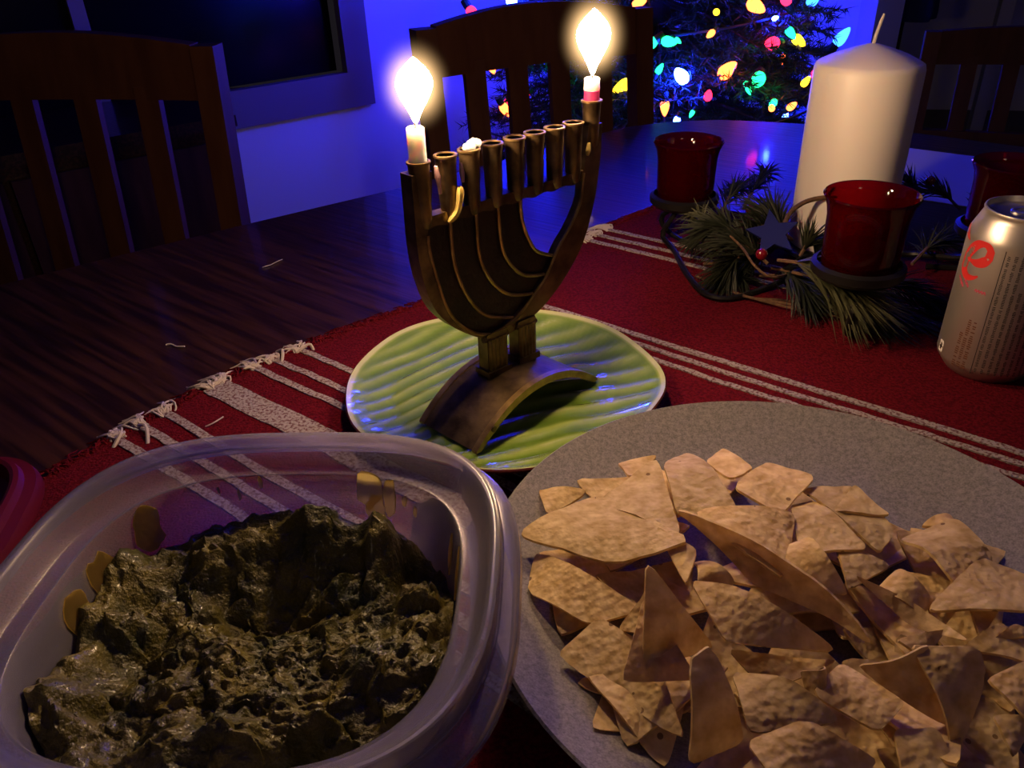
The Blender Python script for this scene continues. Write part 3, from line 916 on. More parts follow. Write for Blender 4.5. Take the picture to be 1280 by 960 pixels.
gar = thing('pine_garland', W(SC[0] - .05, SC[1] - .06, RT), 'dark pine garland with long needles wound around the iron candle stand', 'garland')


def sprig(base, tip, nn, nl, spread, mt, droop=.35, seed=0):
    rnd = random.Random(seed)
    base, tip = np.asarray(base), np.asarray(tip)
    mid = (base + tip) / 2 + [0, 0, .008]
    path = resample([base, mid, tip], 10)
    st = MB().tube(path, [.0016] * 8 + [.0012, .0006], 6).build('sprig', M['twig'], gar)
    mb = MB()
    for k in range(nn):
        q = rnd.uniform(.15, 1) ** .8
        i = min(int(q * 9), 8); p = path[i] + (path[i + 1] - path[i]) * (q * 9 - i)
        d = nrm(path[i + 1] - path[i])
        r = nrm(np.array([rnd.gauss(0, 1), rnd.gauss(0, 1), rnd.gauss(.15, .8)]))
        r = nrm(r - d * (r @ d))
        dirn = nrm(d + r * spread * rnd.uniform(.4, 1.2))
        L = nl * rnd.uniform(.65, 1.1)
        p1 = p + dirn * L * .5; p2 = p + dirn * L + np.array([0, 0, -droop * L * .3])
        p1[2] = max(p1[2], TT + RT + .001); p2[2] = max(p2[2], TT + RT + .001)
        s = nrm(np.cross(dirn, [0.1, 0.2, 1])) * .0008; u_ = nrm(np.cross(dirn, s)) * .0006
        b = len(mb.v)
        mb.add([p + s, p - s * .5 + u_, p - s * .5 - u_, p1 + s, p1 - s * .5 + u_, p1 - s * .5 - u_, p2],
               [(0, 1, 4, 3), (1, 2, 5, 4), (2, 0, 3, 5), (3, 4, 6), (4, 5, 6), (5, 3, 6)])
    tag(mb.build('needles', M[mt], st, fix=False), kind='stuff')


spr = [((972, 325, .050), (1058, 366, .040), 210, .058, .62, 'needle'), ((990, 340, .04), (1070, 388, .016), 150, .050, .6, 'needle'), ((965, 335, .03), (1010, 372, .018), 150, .045, .9, 'needle_dark'), ((930, 320, .03), (905, 350, .012), 150, .04, .9, 'needle_dark'), ((985, 300, .045), (950, 262, .05), 160, .04, .9, 'needle_dark'), ((925, 300, .045), (885, 285, .05), 150, .034, .9, 'needle_dark'), ((1010, 345, .025), (1100, 395, .012), 170, .05, .7, 'needle_dark'),
       ((885, 290, .03), (864, 266, .04), 70, .022, .9, 'needle'), ((892, 300, .03), (868, 303, .025), 60, .022, .8, 'needle_dark'),
       ((1010, 330, .03), (1140, 400, .006), 140, .04, .6, 'needle_dark'), ((1080, 350, .03), (1170, 385, .008), 120, .04, .6, 'needle_dark'),
       ((960, 330, .03), (900, 300, .04), 150, .038, .9, 'needle_dark'), ((990, 310, .035), (930, 330, .02), 150, .038, .9, 'needle_dark'),
       ((930, 260, .03), (960, 215, .035), 110, .035, .7, 'needle_dark'), ((900, 270, .03), (925, 235, .04), 100, .035, .8, 'needle_dark'),
       ((990, 300, .03), (940, 285, .05), 120, .036, .9, 'needle_dark'), ((1000, 320, .045), (1020, 305, .055), 90, .03, .9, 'needle_dark'),
       ((950, 345, .012), (1010, 370, .01), 90, .035, .8, 'needle_dark'), ((1150, 250, .02), (1115, 222, .04), 80, .03, .8, 'needle_dark'),
       ((1200, 262, .02), (1150, 238, .03), 90, .03, .8, 'needle_dark'), ((1210, 280, .02), (1230, 250, .03), 80, .03, .8, 'needle_dark'),
       ((1140, 330, .02), (1185, 300, .02), 110, .035, .9, 'needle_dark'), ((880, 330, .012), (930, 350, .01), 80, .03, .8, 'needle_dark')]
for i, (a, b, nn, nl, sp, mt) in enumerate(spr):
    sprig(at(*a), at(*b), int(nn * 1.15), nl, sp, mt, seed=i + 3)
for q in [(905, 281, .05), (952, 318, .05), (1121, 214, .05), (1163, 226, .045), (938, 262, .035)]:
    c = at(*q)
    MB().lathe([(.0004, -.0052), (.003, -.0043), (.0047, -.002), (.0052, .0006), (.0043, .0032), (.002, .0048), (.0004, .0052)], c, 14).build('berry', M['berry'], gar)
MB().tube(resample([at(913, 295, .05), at(928, 310, .048), at(940, 328, .045), at(952, 340, .04), at(968, 347, .035), at(990, 340, .03)], 20), .0011, 6).build('wire', M['twig'], gar)
MB().tube(resample([at(975, 300, .05), at(985, 270, .062), at(1000, 256, .07), at(1018, 249, .073), at(1042, 246, .075)], 20), .0022, 7).build('twig', M['twig'], gar)
for k in range(3):
    L = [at(870 + 14 * k, 345 + 6 * k, RT + .003), at(920 + 8 * k, 366 + 3 * k, RT + .004), at(985, 384 - 4 * k, RT + .004), at(1060, 398 - 3 * k, RT + .004)]
    MB().tube(resample(L, 16), .0011, 6).build('twig', M['twig'], gar)

# star
stc = at(966, 291, .06)
fwd = nrm(CAM - stc); rt = nrm(np.cross([0, 0, 1], fwd)); up = np.cross(fwd, rt)
fwd = nrm(fwd + .5 * up); up = nrm(np.cross(fwd, rt))
pts = []
for k in range(10):
    a = math.radians(32) + k * math.pi / 5
    r = .023 if k % 2 == 0 else .0105
    pts.append(stc + (rt * math.cos(a) + up * math.sin(a)) * r)
o = MB().prism(pts, -fwd * .0025).build('star_ornament', M['star'], smooth=False)
tag(o, 'small dark blue star ornament tucked in the pine garland', 'star ornament')

# ------------------------------------------------------------------ soda can
KX, KY, KR = .35, .51, .0331
kz = RT
can = thing('soda_can', W(KX, KY, kz), 'silver aluminium soda can with red lettering standing on the runner', 'soda can')
MB().lathe([(.001, .010), (.018, .0085), (.0235, .001), (.0248, 0), (.0262, .001), (.0300, .0062), (.0325, .0100), (KR, .0125), (KR, .101), (.0326, .1045), (.0305, .1095), (.0282, .1150), (.0270, .1175),
            (.0272, .1190), (.0275, .1200), (.0272, .1210), (.0262, .1212), (.0256, .1200), (.0250, .1165), (.0246, .1160)], W(KX, KY, kz), 64).build('body', M['alu_print'], can)
MB().lathe([(.0006, .1165), (.022, .1165), (.0238, .1150), (.0250, .1158), (.0254, .1175)], W(KX, KY, kz), 48).build('lid', M['alu'], can)
mb = MB(); tq = W(KX, KY, kz + .1178)
mb.tube([tq + [math.cos(a) * .009, math.sin(a) * .0062 + .004, 0] for a in np.linspace(0, 2 * math.pi, 21)], .0011, 6, caps=False)
mb.lathe([(.0004, -.001), (.003, -.001), (.003, .0012), (.0004, .0016)], tq + [0, -.003, 0], 12)
mb.build('pull_tab', M['alu'], can)


def kpt(phi, z, off=.00012):
    a = math.radians(phi); r = KR + off
    return np.array([KX + r * math.cos(a), KY + r * math.sin(a), TT + kz + z])


def decal(name, quads, mt):
    """quads: list of polygons in (phi degrees, z metres) laid on the can's side"""
    mb = MB()
    for q in quads:
        mb.add([kpt(*p) for p in q], [tuple(range(len(q)))])
    return mb.build(name, M[mt], can, fix=False)


def stroke(pts, wid):
    """calligraphic stroke in (phi, z): list of quads"""
    P = resample(pts, 44); k = math.radians(1) * KR
    Q = []
    w = np.interp(np.linspace(0, 1, 44), np.linspace(0, 1, len(wid)), wid)
    L, R_ = [], []
    for i in range(44):
        t = (P[min(i + 1, 43)] - P[max(i - 1, 0)]) * [k, 1]; t = t / np.linalg.norm(t); nn = np.array([-t[1], t[0]])
        L.append(P[i] + nn * w[i] / [k, 1]); R_.append(P[i] - nn * w[i] / [k, 1])
    for i in range(43): Q.append([L[i], L[i + 1], R_[i + 1], R_[i]])
    return Q


E_ = stroke([(p_[0] + 7, p_[1]) for p_ in [(172, .0872), (188, .0868), (199, .0902), (203, .0962), (196, .1008), (184, .0992), (174, .0925), (169, .0850), (171, .0785), (179, .0753), (188, .0760), (195, .0785)]], [.0008, .0014, .0028, .0036, .0024, .0019, .0030, .0038, .0036, .0027, .0018, .0006])
decal('red_letter', E_, 'can_red')
decal('red_letter', stroke([(158, .1015), (166, .1000), (174, .0990)], [.0005, .0012, .0006]) + stroke([(163, .1085), (164, .103), (170, .0995)], [.0012, .0016, .0008]), 'can_red')
pk = []
rnd = random.Random(4)
for k in range(5):
    z = .071 - .0018 * (k % 3); p = 172 + 4.2 * k
    pk += stroke([(p, z), (p + 2, z + .0018), (p + 3.5, z - .0008), (p + 4.5, z + .0008)], [.0003, .0006, .0005, .0003])
pk2 = []
for k in range(4):
    p = 203 + 3.5 * k
    pk2 += stroke([(p, .068), (p + 1.5, .0695), (p + 3, .0675)], [.0003, .0005, .0003])
decal('pink_lettering', pk + pk2, 'can_pink')
PB = 224.5
decal('panel_line', [[(PB, .0085), (PB + .9, .0085), (PB + .9, .1005), (PB, .1005)], [(PB, .0085), (PB + 75, .0085), (PB + 75, .0090), (PB, .0090)]], 'can_black')
rows = []
for r_ in range(9):
    p = PB + 5 + r_ * 7.2
    z = .0105
    while z < .097:
        L = rnd.uniform(.002, .007)
        if not (r_ in (3, 5) and z > .07):
            z2 = z
            while z2 < min(z + L, .098):                 # letters too small to read
                hgt = rnd.choice([.0011, .0014, .0016]); d = hgt / (math.radians(1) * KR) / 1.6
                rows.append([(p - d, z2), (p + d, z2), (p + d, z2 + .00055), (p - d, z2 + .00055)])
                if rnd.random() < .6: rows.append([(p - d, z2), (p - d + .5, z2), (p - d + .5, z2 + .0009), (p - d, z2 + .0009)])
                z2 += .00115
        z += L + .0012
decal('small_print', rows, 'can_black')
rows = []
for r_ in range(3):
    p = 202 + r_ * 6.5
    z = .010
    top = [.036, .0465, .047][r_]
    while z < top:
        d = rnd.choice([1.6, 2.1, 2.4])
        rows.append([(p - d, z), (p + d, z), (p + d, z + .0009), (p - d, z + .0009)])
        z += .0016 if rnd.random() < .85 else .003
decal('brown_print', rows, 'can_brown')
decal('white_mark', [[(169, .0135), (170, .0125), (178, .0125), (179, .0135), (179, .0205), (178, .0215), (170, .0215), (169, .0205)]], 'can_white')
mb = MB()
for q in [[(172.5, .0145), (175.5, .0145), (175.5, .0195), (172.5, .0195)], [(170.5, .0162), (177.5, .0162), (177.5, .0175), (170.5, .0175)]]:
    mb.add([kpt(*p, .00025) for p in q], [(0, 1, 2, 3)])
mb.build('dark_mark', M['can_black'], can, fix=False)

# ------------------------------------------------------------------ pale sheet imitating a wall reflection on the far right of the table
o = MB().prism([W(x, y, .0004) for x, y in [(.556, 1.112), (.67, 1.02), (.55, .84), (.437, .925)]], (0, 0, .0008)).build('reflection_sheet', M['pale_reflection'], smooth=False)
tag(o, 'pale sheet standing in for the lit wall reflected in the table behind the garland', 'painted reflection')

# ------------------------------------------------------------------ grey plate with tortilla chips
GP = np.array([.134, .284]); GR = .150
gpl = MB()
gpl.lathe([(.001, .0105), (.085, .0105), (.105, .0120), (.125, .0185), (.140, .0250), (.148, .0292), (GR, .0302), (GR + .0012, .0294), (GR, .0280), (.142, .0232), (.120, .0125), (.100, .0070), (.092, RT), (.084, RT), (.082, .0062), (.001, .0062)], W(*GP, 0), 120)
o = gpl.build('stoneware_plate', M['stone'])
tag(o, 'large speckled grey stoneware plate heaped with tortilla chips', 'plate')
CHIPN = 0


def plate_floor(x, y):
    r = math.hypot(x - GP[0], y - GP[1])
    return float(np.interp(r, [0, .085, .105, .125, .140, .150], [.0105, .0105, .0120, .0185, .0250, .0302]))


def chip(P, bend=.0, axis=0.0, seed=0, label=None, group='tortilla chips on the grey plate', th=.0015):
    """thin curved sheet with 3 or 4 corners; bend = sag of the sheet along its axis (metres)"""
    global CHIPN
    P = [np.asarray(p, float) for p in P]
    c = sum(P) / len(P)
    n = nrm(np.cross(P[1] - P[0], P[2] - P[0]) + (np.cross(P[2] - P[0], P[3] - P[0]) if len(P) == 4 else 0))
    if n[2] < 0:
        P = [P[0]] + P[:0:-1]; n = -n
    e1 = nrm(P[1] - P[0]); e1 = nrm(e1 - n * (e1 @ n)); e2 = np.cross(n, e1)
    ax = e1 * math.cos(axis) + e2 * math.sin(axis)
    size = max(np.linalg.norm(p - c) for p in P)
    K = 10
    sd = (seed * 7.3, seed * 3.1, seed * 1.7)
    top, ids, tri, ring = [], {}, [], []
    rc = random.Random(seed * 13 + 5); twist = rc.uniform(-.009, .009); curl = rc.uniform(-.004, .010)

    def put(p, corner, edge):
        if corner > 0: p = c + (p - c) * (1 - .07 * corner)
        if edge: p = c + (p - c) * (1 + .02 + .03 * noise.noise(Vector((p[0] * 80 + sd[0], p[1] * 80, sd[1]))))
        q = ((p - c) @ ax) / size; q2 = ((p - c) @ np.cross(n, ax)) / size
        p = p + n * (1.5 * bend * (.35 - q * q) + twist * q * q2 + curl * max(0, q) ** 3 + .0017 * noise.noise(Vector((p[0] * 45 + sd[0], p[1] * 45 + sd[1], sd[2]))) + .0005 * noise.noise(Vector((p[0] * 190 + sd[0], p[1] * 190, sd[2]))))
        top.append(p); return len(top) - 1
    if len(P) == 3:
        A, B, C = P
        for i in range(K + 1):
            for j in range(K + 1 - i):
                a, b = i / K, j / K; g = 1 - a - b
                m_ = max(a, b, g)
                ids[(i, j)] = put(A * a + B * b + C * g, max(0, (m_ - .88) / .12), min(a, b, g) < 1e-6 and m_ < .95)
        for i in range(K):
            for j in range(K - i):
                tri.append((ids[(i, j)], ids[(i + 1, j)], ids[(i, j + 1)]))
                if i + j < K - 1: tri.append((ids[(i + 1, j)], ids[(i + 1, j + 1)], ids[(i, j + 1)]))
        ring = [ids[(i, 0)] for i in range(K)] + [ids[(K - j, j)] for j in range(K)] + [ids[(0, K - j)] for j in range(K)]
    else:
        A, B, C, D = P
        for i in range(K + 1):
            for j in range(K + 1):
                u, v = i / K, j / K
                m_ = abs(2 * u - 1) * abs(2 * v - 1)
                ids[(i, j)] = put(A * (1 - u) * (1 - v) + B * u * (1 - v) + C * u * v + D * (1 - u) * v, max(0, (m_ - .75) / .25), (i in (0, K) or j in (0, K)) and m_ < .9)
        for i in range(K):
            for j in range(K):
                tri.append((ids[(i, j)], ids[(i + 1, j)], ids[(i + 1, j + 1)], ids[(i, j + 1)]))
        ring = [ids[(i, 0)] for i in range(K)] + [ids[(K, j)] for j in range(K)] + [ids[(K - i, K)] for i in range(K)] + [ids[(0, K - j)] for j in range(K)]
    N_ = len(top)
    bot = [p - n * th for p in top]
    for k in range(N_):
        fl = TT + plate_floor(top[k][0], top[k][1]) + .0008
        bot[k][2] = max(bot[k][2], fl); top[k][2] = max(top[k][2], fl + .0006)
    fs = list(tri) + [tuple(N_ + q for q in reversed(f)) for f in tri]
    for a_, b_ in zip(ring, ring[1:] + ring[:1]): fs.append((a_, b_, N_ + b_, N_ + a_))
    o = MB().add(top + bot, fs).build('tortilla_chip', M['chip'])
    tag(o, label or 'broken corn tortilla chip lying in the heap on the grey plate', 'tortilla chip', group)
    CHIPN += 1
    return c


# corners as (pixel x, pixel y, height in mm), bend, bend axis, label
CH = [
 ([(645, 671, 30), (752, 616, 36), (866, 684, 46), (770, 708, 38)], .006, 1.2, 'broad flat tortilla chip with a bowed edge lying near the plastic tub'),
 ([(672, 606, 30), (735, 616, 31), (684, 646, 27)], .002, 0, 'tortilla chip corner peeking out above the broad flat chip'),
 ([(745, 628, 36), (822, 576, 38), (852, 672, 45)], .004, .5, 'tortilla chip overlapping the upper edge of the broad flat chip'),
 ([(772, 574, 30), (822, 573, 31), (786, 602, 31)], .002, 0, 'small tortilla chip corner showing at the back of the heap'),
 ([(828, 582, 40), (862, 553, 38), (925, 640, 46), (846, 640, 48)], .005, .4, 'tall blistered tortilla chip at the back of the heap towards the green plate'),
 ([(882, 577, 32), (904, 557, 32), (942, 588, 34), (915, 604, 35)], .002, 0, 'small tilted tortilla chip between the two blistered chips at the back'),
 ([(962, 571, 42), (1019, 598, 40), (972, 648, 42), (915, 615, 42)], .004, .3, 'four cornered blistered tortilla chip tilted up at the back of the heap'),
 ([(1002, 604, 42), (1068, 612, 36), (1118, 664, 38), (1098, 694, 36)], .004, .2, 'tortilla chip slanting down beside the four cornered blistered chip'),
 ([(1042, 636, 42), (1068, 608, 40), (1113, 646, 40)], .002, 0, 'small tortilla chip lying on top of the slanting chip'),
 ([(988, 634, 40), (1018, 618, 40), (1086, 690, 40), (1000, 690, 40)], .004, .3, 'tortilla chip below the four cornered blistered chip'),
 ([(849, 624, 60), (1000, 722, 52), (1104, 796, 34), (935, 738, 34)], -.010, .1, 'long tortilla chip standing on edge as a ridge across the heap'),
 ([(868, 634, 50), (994, 642, 42), (978, 728, 40), (925, 695, 46)], .006, 1.0, 'wide tortilla chip leaning behind the long ridge chip'),
 ([(976, 684, 42), (1012, 670, 47), (1062, 740, 40), (985, 738, 34)], .010, .5, 'domed tortilla chip in front of the wide leaning chip'),
 ([(1046, 682, 40), (1114, 708, 36), (1058, 740, 38)], .004, .5, None),
 ([(1124, 668, 36), (1192, 652, 36), (1244, 706, 36), (1196, 732, 42)], .007, .1, 'bowed tortilla chip on the side of the heap towards the soda can'),
 ([(1152, 652, 31), (1190, 640, 31), (1198, 664, 32)], .002, .3, 'tortilla chip tip poking out behind the bowed chip towards the can'),
 ([(1160, 756, 44), (1224, 700, 42), (1296, 726, 40), (1288, 772, 42)], .005, .5, 'wide tortilla chip lying flat on the side of the heap below the can'),
 ([(1066, 718, 46), (1135, 748, 44), (1212, 802, 38), (1140, 784, 36)], -.004, .1, 'tortilla chip wedged edge up between the folded chip and bowed chip'),
 ([(1090, 735, 40), (1122, 711, 44), (1168, 744, 44), (1150, 765, 40)], .007, .2, None),
 ([(1152, 742, 38), (1215, 742, 38), (1172, 792, 34)], .003, .2, None),
 ([(1072, 838, 42), (1158, 800, 58), (1192, 905, 30)], .012, 1.0, 'large folded tortilla chip arched over the front of the heap'),
 ([(1140, 808, 58), (1214, 808, 58), (1220, 840, 50), (1197, 955, 28)], .014, .3, 'curled tortilla chip flap hanging down beside the folded chip'),
 ([(664, 682, 27), (800, 756, 38), (736, 782, 28), (660, 741, 22)], .006, .6, 'tortilla chip beneath the broad flat chip next to the plastic tub'),
 ([(696, 820, 22), (748, 770, 32), (812, 808, 38), (862, 932, 30)], -.003, .3, 'tortilla chip propped up with its long edge over the bare plate'),
 ([(811, 704, 76), (896, 812, 40), (800, 830, 38)], .006, 1.4, 'pointed tortilla chip standing upright in the middle of the heap'),
 ([(806, 745, 58), (776, 852, 36), (872, 850, 36)], .004, 0, 'tortilla chip leaning against the foot of the pointed upright chip'),
 ([(893, 810, 66), (932, 928, 34), (862, 958, 34), (865, 828, 62)], .005, 1.5, 'narrow tortilla chip leaning upright at the front of the heap'),
 ([(768, 784, 34), (812, 742, 46), (820, 800, 40)], .002, .8, None),
 ([(863, 722, 54), (925, 738, 50), (1054, 810, 42), (904, 808, 40)], .008, .1, 'tortilla chip bowed like a boat below the long ridge chip'),
 ([(910, 812, 34), (1050, 822, 38), (960, 862, 30)], -.006, .2, None),
 ([(915, 838, 38), (985, 852, 42), (1050, 905, 36), (935, 920, 36)], .008, .4, 'blistered tortilla chip between the narrow upright chip and the curled fragment'),
 ([(932, 928, 46), (1003, 903, 50), (1100, 955, 46), (985, 1010, 40)], .009, .2, 'large tortilla chip bulging at the front edge of the heap'),
 ([(1002, 838, 44), (1040, 834, 44), (1030, 862, 38), (1010, 868, 38)], .012, 1.5, 'small curled tortilla chip fragment below the boat shaped chip'),
 ([(1054, 824, 44), (1130, 882, 40), (1098, 915, 38), (1015, 870, 40)], .005, .4, 'tortilla chip slab beside the large folded chip'),
 ([(1118, 910, 38), (1168, 912, 36), (1200, 970, 34), (1130, 990, 34)], .003, .3, None),
 ([(1234, 848, 40), (1292, 826, 40), (1300, 925, 34)], .005, .4, None),
 ([(1205, 806, 40), (1254, 778, 42), (1300, 838, 38)], .004, .4, None),
 ([(1240, 800, 42), (1268, 780, 44), (1310, 796, 42)], .003, .4, None),
 ([(1245, 892, 36), (1300, 900, 34), (1262, 950, 30)], .004, .4, None),
 ([(1200, 730, 40), (1260, 745, 38), (1225, 800, 36)], .003, .4, None),
 ([(820, 660, 44), (872, 690, 46), (858, 735, 42)], .003, .9, None),
 ([(872, 690, 46), (920, 730, 40), (870, 740, 40)], .010, .6, None),
 ([(1120, 800, 38), (1180, 790, 36), (1150, 830, 34)], .004, .6, None),
]
cents = []
for i, (cn, bend, ax, lab) in enumerate(CH):
    cents.append(chip([at(x, y, h / 1000) for x, y, h in cn], bend=bend, axis=ax, seed=i + 1, label=lab))
rnd = random.Random(21)
for i, c in enumerate(cents):
    for lay in range(1):
        q = c + np.array([rnd.uniform(-.012, .012), rnd.uniform(-.012, .012), 0])
        zc = max(.018, (q[2] - TT) - rnd.uniform(.014, .024))
        if math.hypot(q[0] - GP[0], q[1] - GP[1]) > .118: continue
        yaw = rnd.uniform(0, 6.28); R_ = rnd.uniform(.024, .034)
        tx, ty = rnd.uniform(-.25, .25), rnd.uniform(-.25, .25)
        P = []
        for k in range(3):
            an = yaw + k * 2.094 + rnd.uniform(-.25, .25)
            dx, dy = R_ * math.cos(an), R_ * math.sin(an)
            P.append(W(q[0] + dx, q[1] + dy, max(.014, zc + dx * tx + dy * ty)))
        chip(P, bend=rnd.uniform(-.004, .006), axis=rnd.uniform(0, 3), seed=100 + i, label='corn tortilla chip half buried under the top of the heap', group='buried tortilla chips')

# ------------------------------------------------------------------ plastic container with guacamole
BC = np.array([-.1105, .2405]); BY = math.radians(-3)
cosb, sinb = math.cos(BY), math.sin(BY)


WID = 1.07


def sq(t, a, b, n=2.95):
    c, s = math.cos(t), math.sin(t)
    r = 1 / ((abs(c) ** n + abs(s) ** n) ** (1 / n))
    x, y = a * WID * r * c, b * r * s
    return np.array([BC[0] + x * cosb - y * sinb, BC[1] + x * sinb + y * cosb])


def inner_half(z):                              # inside half width of the container at height z
    return float(np.interp(z, [.006, .012, .058, .070], [.068, .0725, .0780, .0796]))


RIM = .0845
tub = thing('plastic_container', W(BC[0], BC[1], RT), 'translucent square plastic tub full of guacamole beside the chip plate', 'food container')
ASP = 1.0
prof_in = [(.064, .0055), (.068, .0065), (.0725, .012), (.0755, .036), (.0780, .058), (.0792, .0690), (.0800, .0700), (.0858, .0706), (.0868, .0714), (.0890, .0765), (.0915, .0825), (.0925, .0842), (.0942, .0848), (.0958, .0842), (.0966, .0815), (.0972, .0750)]
prof_out = [(.0962, .0750), (.0955, .0812), (.0945, .0834), (.0932, .0830), (.0922, .0805), (.0900, .0760), (.0876, .0704), (.0866, .0696), (.0806, .0690), (.0800, .0680), (.0790, .058), (.0766, .036), (.0735, .0115), (.0690, RT + .0008), (.064, RT + .0006)]
NTs = 128
vs, fs = [], []
P_ = prof_in + prof_out
for a, z in P_:
    for k in range(NTs):
        q = sq(2 * math.pi * k / NTs, a, a * ASP); vs.append(W(q[0], q[1], z))
nP = len(P_)
for j in range(nP - 1):
    for k in range(NTs):
        k2 = (k + 1) % NTs
        fs.append((j * NTs + k, j * NTs + k2, (j + 1) * NTs + k2, (j + 1) * NTs + k))
fs.append(tuple(range(NTs - 1, -1, -1))); fs.append(tuple((nP - 1) * NTs + k for k in range(NTs)))
MB().add(vs, fs).build('tub', M['plastic'], tub)
# outer snap ledge
vs, fs = [], []
pl = [(.0968, .0752), (.1010, .0742), (.1034, .0722), (.1040, .0670), (.1032, .0670), (.1025, .0712), (.1006, .0730), (.0964, .0738)]
for a, z in pl:
    for k in range(NTs):
        q = sq(2 * math.pi * k / NTs, a, a * ASP); vs.append(W(q[0], q[1], z))
for j in range(len(pl)):
    for k in range(NTs):
        k2 = (k + 1) % NTs; j2 = (j + 1) % len(pl)
        fs.append((j * NTs + k, j * NTs + k2, j2 * NTs + k2, j2 * NTs + k))
MB().add(vs, fs).build('snap_ledge', M['plastic'], tub)


def bumpf(u, v, u0_, v0_, su, sv, h): return h * math.exp(-((u - u0_) / su) ** 2 - ((v - v0_) / sv) ** 2)


def guac_h(u, v):
    h = .036
    h += bumpf(u, v, -.40, .88, .32, .24, .016) + bumpf(u, v, .15, .80, .24, .20, .024) + bumpf(u, v, .50, .74, .13, .22, .024)
    h += bumpf(u, v, -.98, .40, .16, .35, .020) + bumpf(u, v, -.98, -.45, .18, .35, .012)
    h += bumpf(u, v, .85, .15, .20, .22, .014) + bumpf(u, v, .55, -.25, .5, .35, .012) + bumpf(u, v, -.30, -.80, .5, .3, .012)
    h -= bumpf(u, v, -.10, .36, .40, .22, .016) + bumpf(u, v, .72, .55, .12, .18, .010) + bumpf(u, v, .55, -.80, .35, .14, .012) + bumpf(u, v, -.75, -.05, .14, .18, .010)
    p = Vector((u * 5.2, v * 5.2, .3))
    p2 = p * .55 + Vector((3.1, 1.2, 0)); p3 = p * 1.15 + Vector((noise.noise(p) * .6, noise.noise(p + Vector((9, 3, 1))) * .6, 0))
    h += .009 * noise.noise(p2) + .0055 * noise.noise(p3 * 1.1) + .0034 * (abs(noise.noise(p * 2.2)) - .2) + .0018 * noise.noise(p * 4.1)
    h += .0010 * noise.noise(p * 7.5) + .0006 * noise.noise(p * 14.0) + .00035 * noise.noise(p * 29.0)
    for bu, bv, br, bh in [(.42, -.62, .13, .010), (.80, .30, .15, .012), (-.78, .10, .12, .010), (-.55, -.30, .16, .008), (.05, -.72, .18, .008), (.30, .42, .14, .008), (-.86, -.55, .16, .010), (-.50, .62, .15, .010)]:
        d_ = math.hypot(u - bu, v - bv) / br
        if d_ < 1: h += bh * (1 - d_ * d_) ** .8 * (1 + .5 * noise.noise(p * 3.3))
    return min(max(h, .012), .0675)


gua = thing('guacamole', W(BC[0], BC[1], .0065), 'chunky olive green guacamole piled inside the plastic tub', 'guacamole')
NA, NRR = 300, 120
vs, fs = [], []
for j in range(NRR + 1):
    rho = max(j / NRR, .002)
    for k in range(NA):
        t = 2 * math.pi * k / NA
        c_, s_ = math.cos(t), math.sin(t)
        r = rho / ((abs(c_) ** 2.95 + abs(s_) ** 2.95) ** (1 / 2.95))
        u, v = r * c_, r * s_
        z = guac_h(u, v)
        a = inner_half(z) - .0012
        lat = .004 * noise.noise(Vector((u * 9, v * 9, 7))) * (1 - rho ** 8)
        x, y = u * a * WID + lat, v * a * ASP + lat * .7
        vs.append(W(BC[0] + x * cosb - y * sinb, BC[1] + x * sinb + y * cosb, z))
for j in range(NRR):
    for k in range(NA):
        k2 = (k + 1) % NA
        fs.append((j * NA + k, j * NA + k2, (j + 1) * NA + k2, (j + 1) * NA + k))
b0 = len(vs)
for z, a in ((.030, inner_half(.030)), (.0085, .0668)):
    for k in range(NA):
        q = sq(2 * math.pi * k / NA, a - .0014, (a - .0014) * ASP); vs.append(W(q[0], q[1], z))
edge_r = NRR * NA
for k in range(NA):
    k2 = (k + 1) % NA
    fs.append((edge_r + k, edge_r + k2, b0 + k2, b0 + k))
    fs.append((b0 + k, b0 + k2, b0 + NA + k2, b0 + NA + k))
fs.append(tuple(b0 + NA + k for k in reversed(range(NA))))
MB().add(vs, fs).build('mash', M['guac'], gua)


def wall_patch(t0, z0, dt, dz, seed, name='smear'):
    """thin irregular film of mash stuck to the inside wall at angle t0, height z0"""
    mb = MB(); R1 = 22
    pts, base = [], []
    for k in range(R1):
        a = 2 * math.pi * k / R1
        w = 1 + .38 * noise.noise(Vector((math.cos(a) * 1.6 + seed, math.sin(a) * 1.6, seed * .7)))
        t, z = t0 + dt * w * math.cos(a), z0 + dz * w * math.sin(a)
        q = sq(t, inner_half(z) - .0006, (inner_half(z) - .0006) * ASP); pts.append(W(q[0], q[1], z))
        q = sq(t, inner_half(z) - .0001, (inner_half(z) - .0001) * ASP); base.append(W(q[0], q[1], z))
    q = sq(t0, inner_half(z0) - .0010, (inner_half(z0) - .0010) * ASP)
    mb.add(base + pts + [W(q[0], q[1], z0)], [(k, (k + 1) % R1, R1 + (k + 1) % R1, R1 + k) for k in range(R1)] + [(R1 + k, R1 + (k + 1) % R1, 2 * R1) for k in range(R1)])
    mb.build(name, M['smear'], gua)


for t0, z0, dt, dz, s in [(1.18, .062, .075, .010, 1), (1.06, .060, .035, .010, 2), (1.14, .052, .06, .008, 5), (.97, .060, .015, .003, 3), (.90, .056, .010, .003, 4), (1.82, .066, .012, .003, 6),
                          (2.45, .056, .08, .012, 7), (2.8, .050, .10, .014, 8), (3.05, .052, .10, .012, 9), (1.95, .060, .01, .003, 10), (.55, .050, .02, .012, 11), (.35, .052, .02, .014, 12), (2.05, .064, .007, .002, 13)]:
    wall_patch(t0, z0, dt, dz, s)

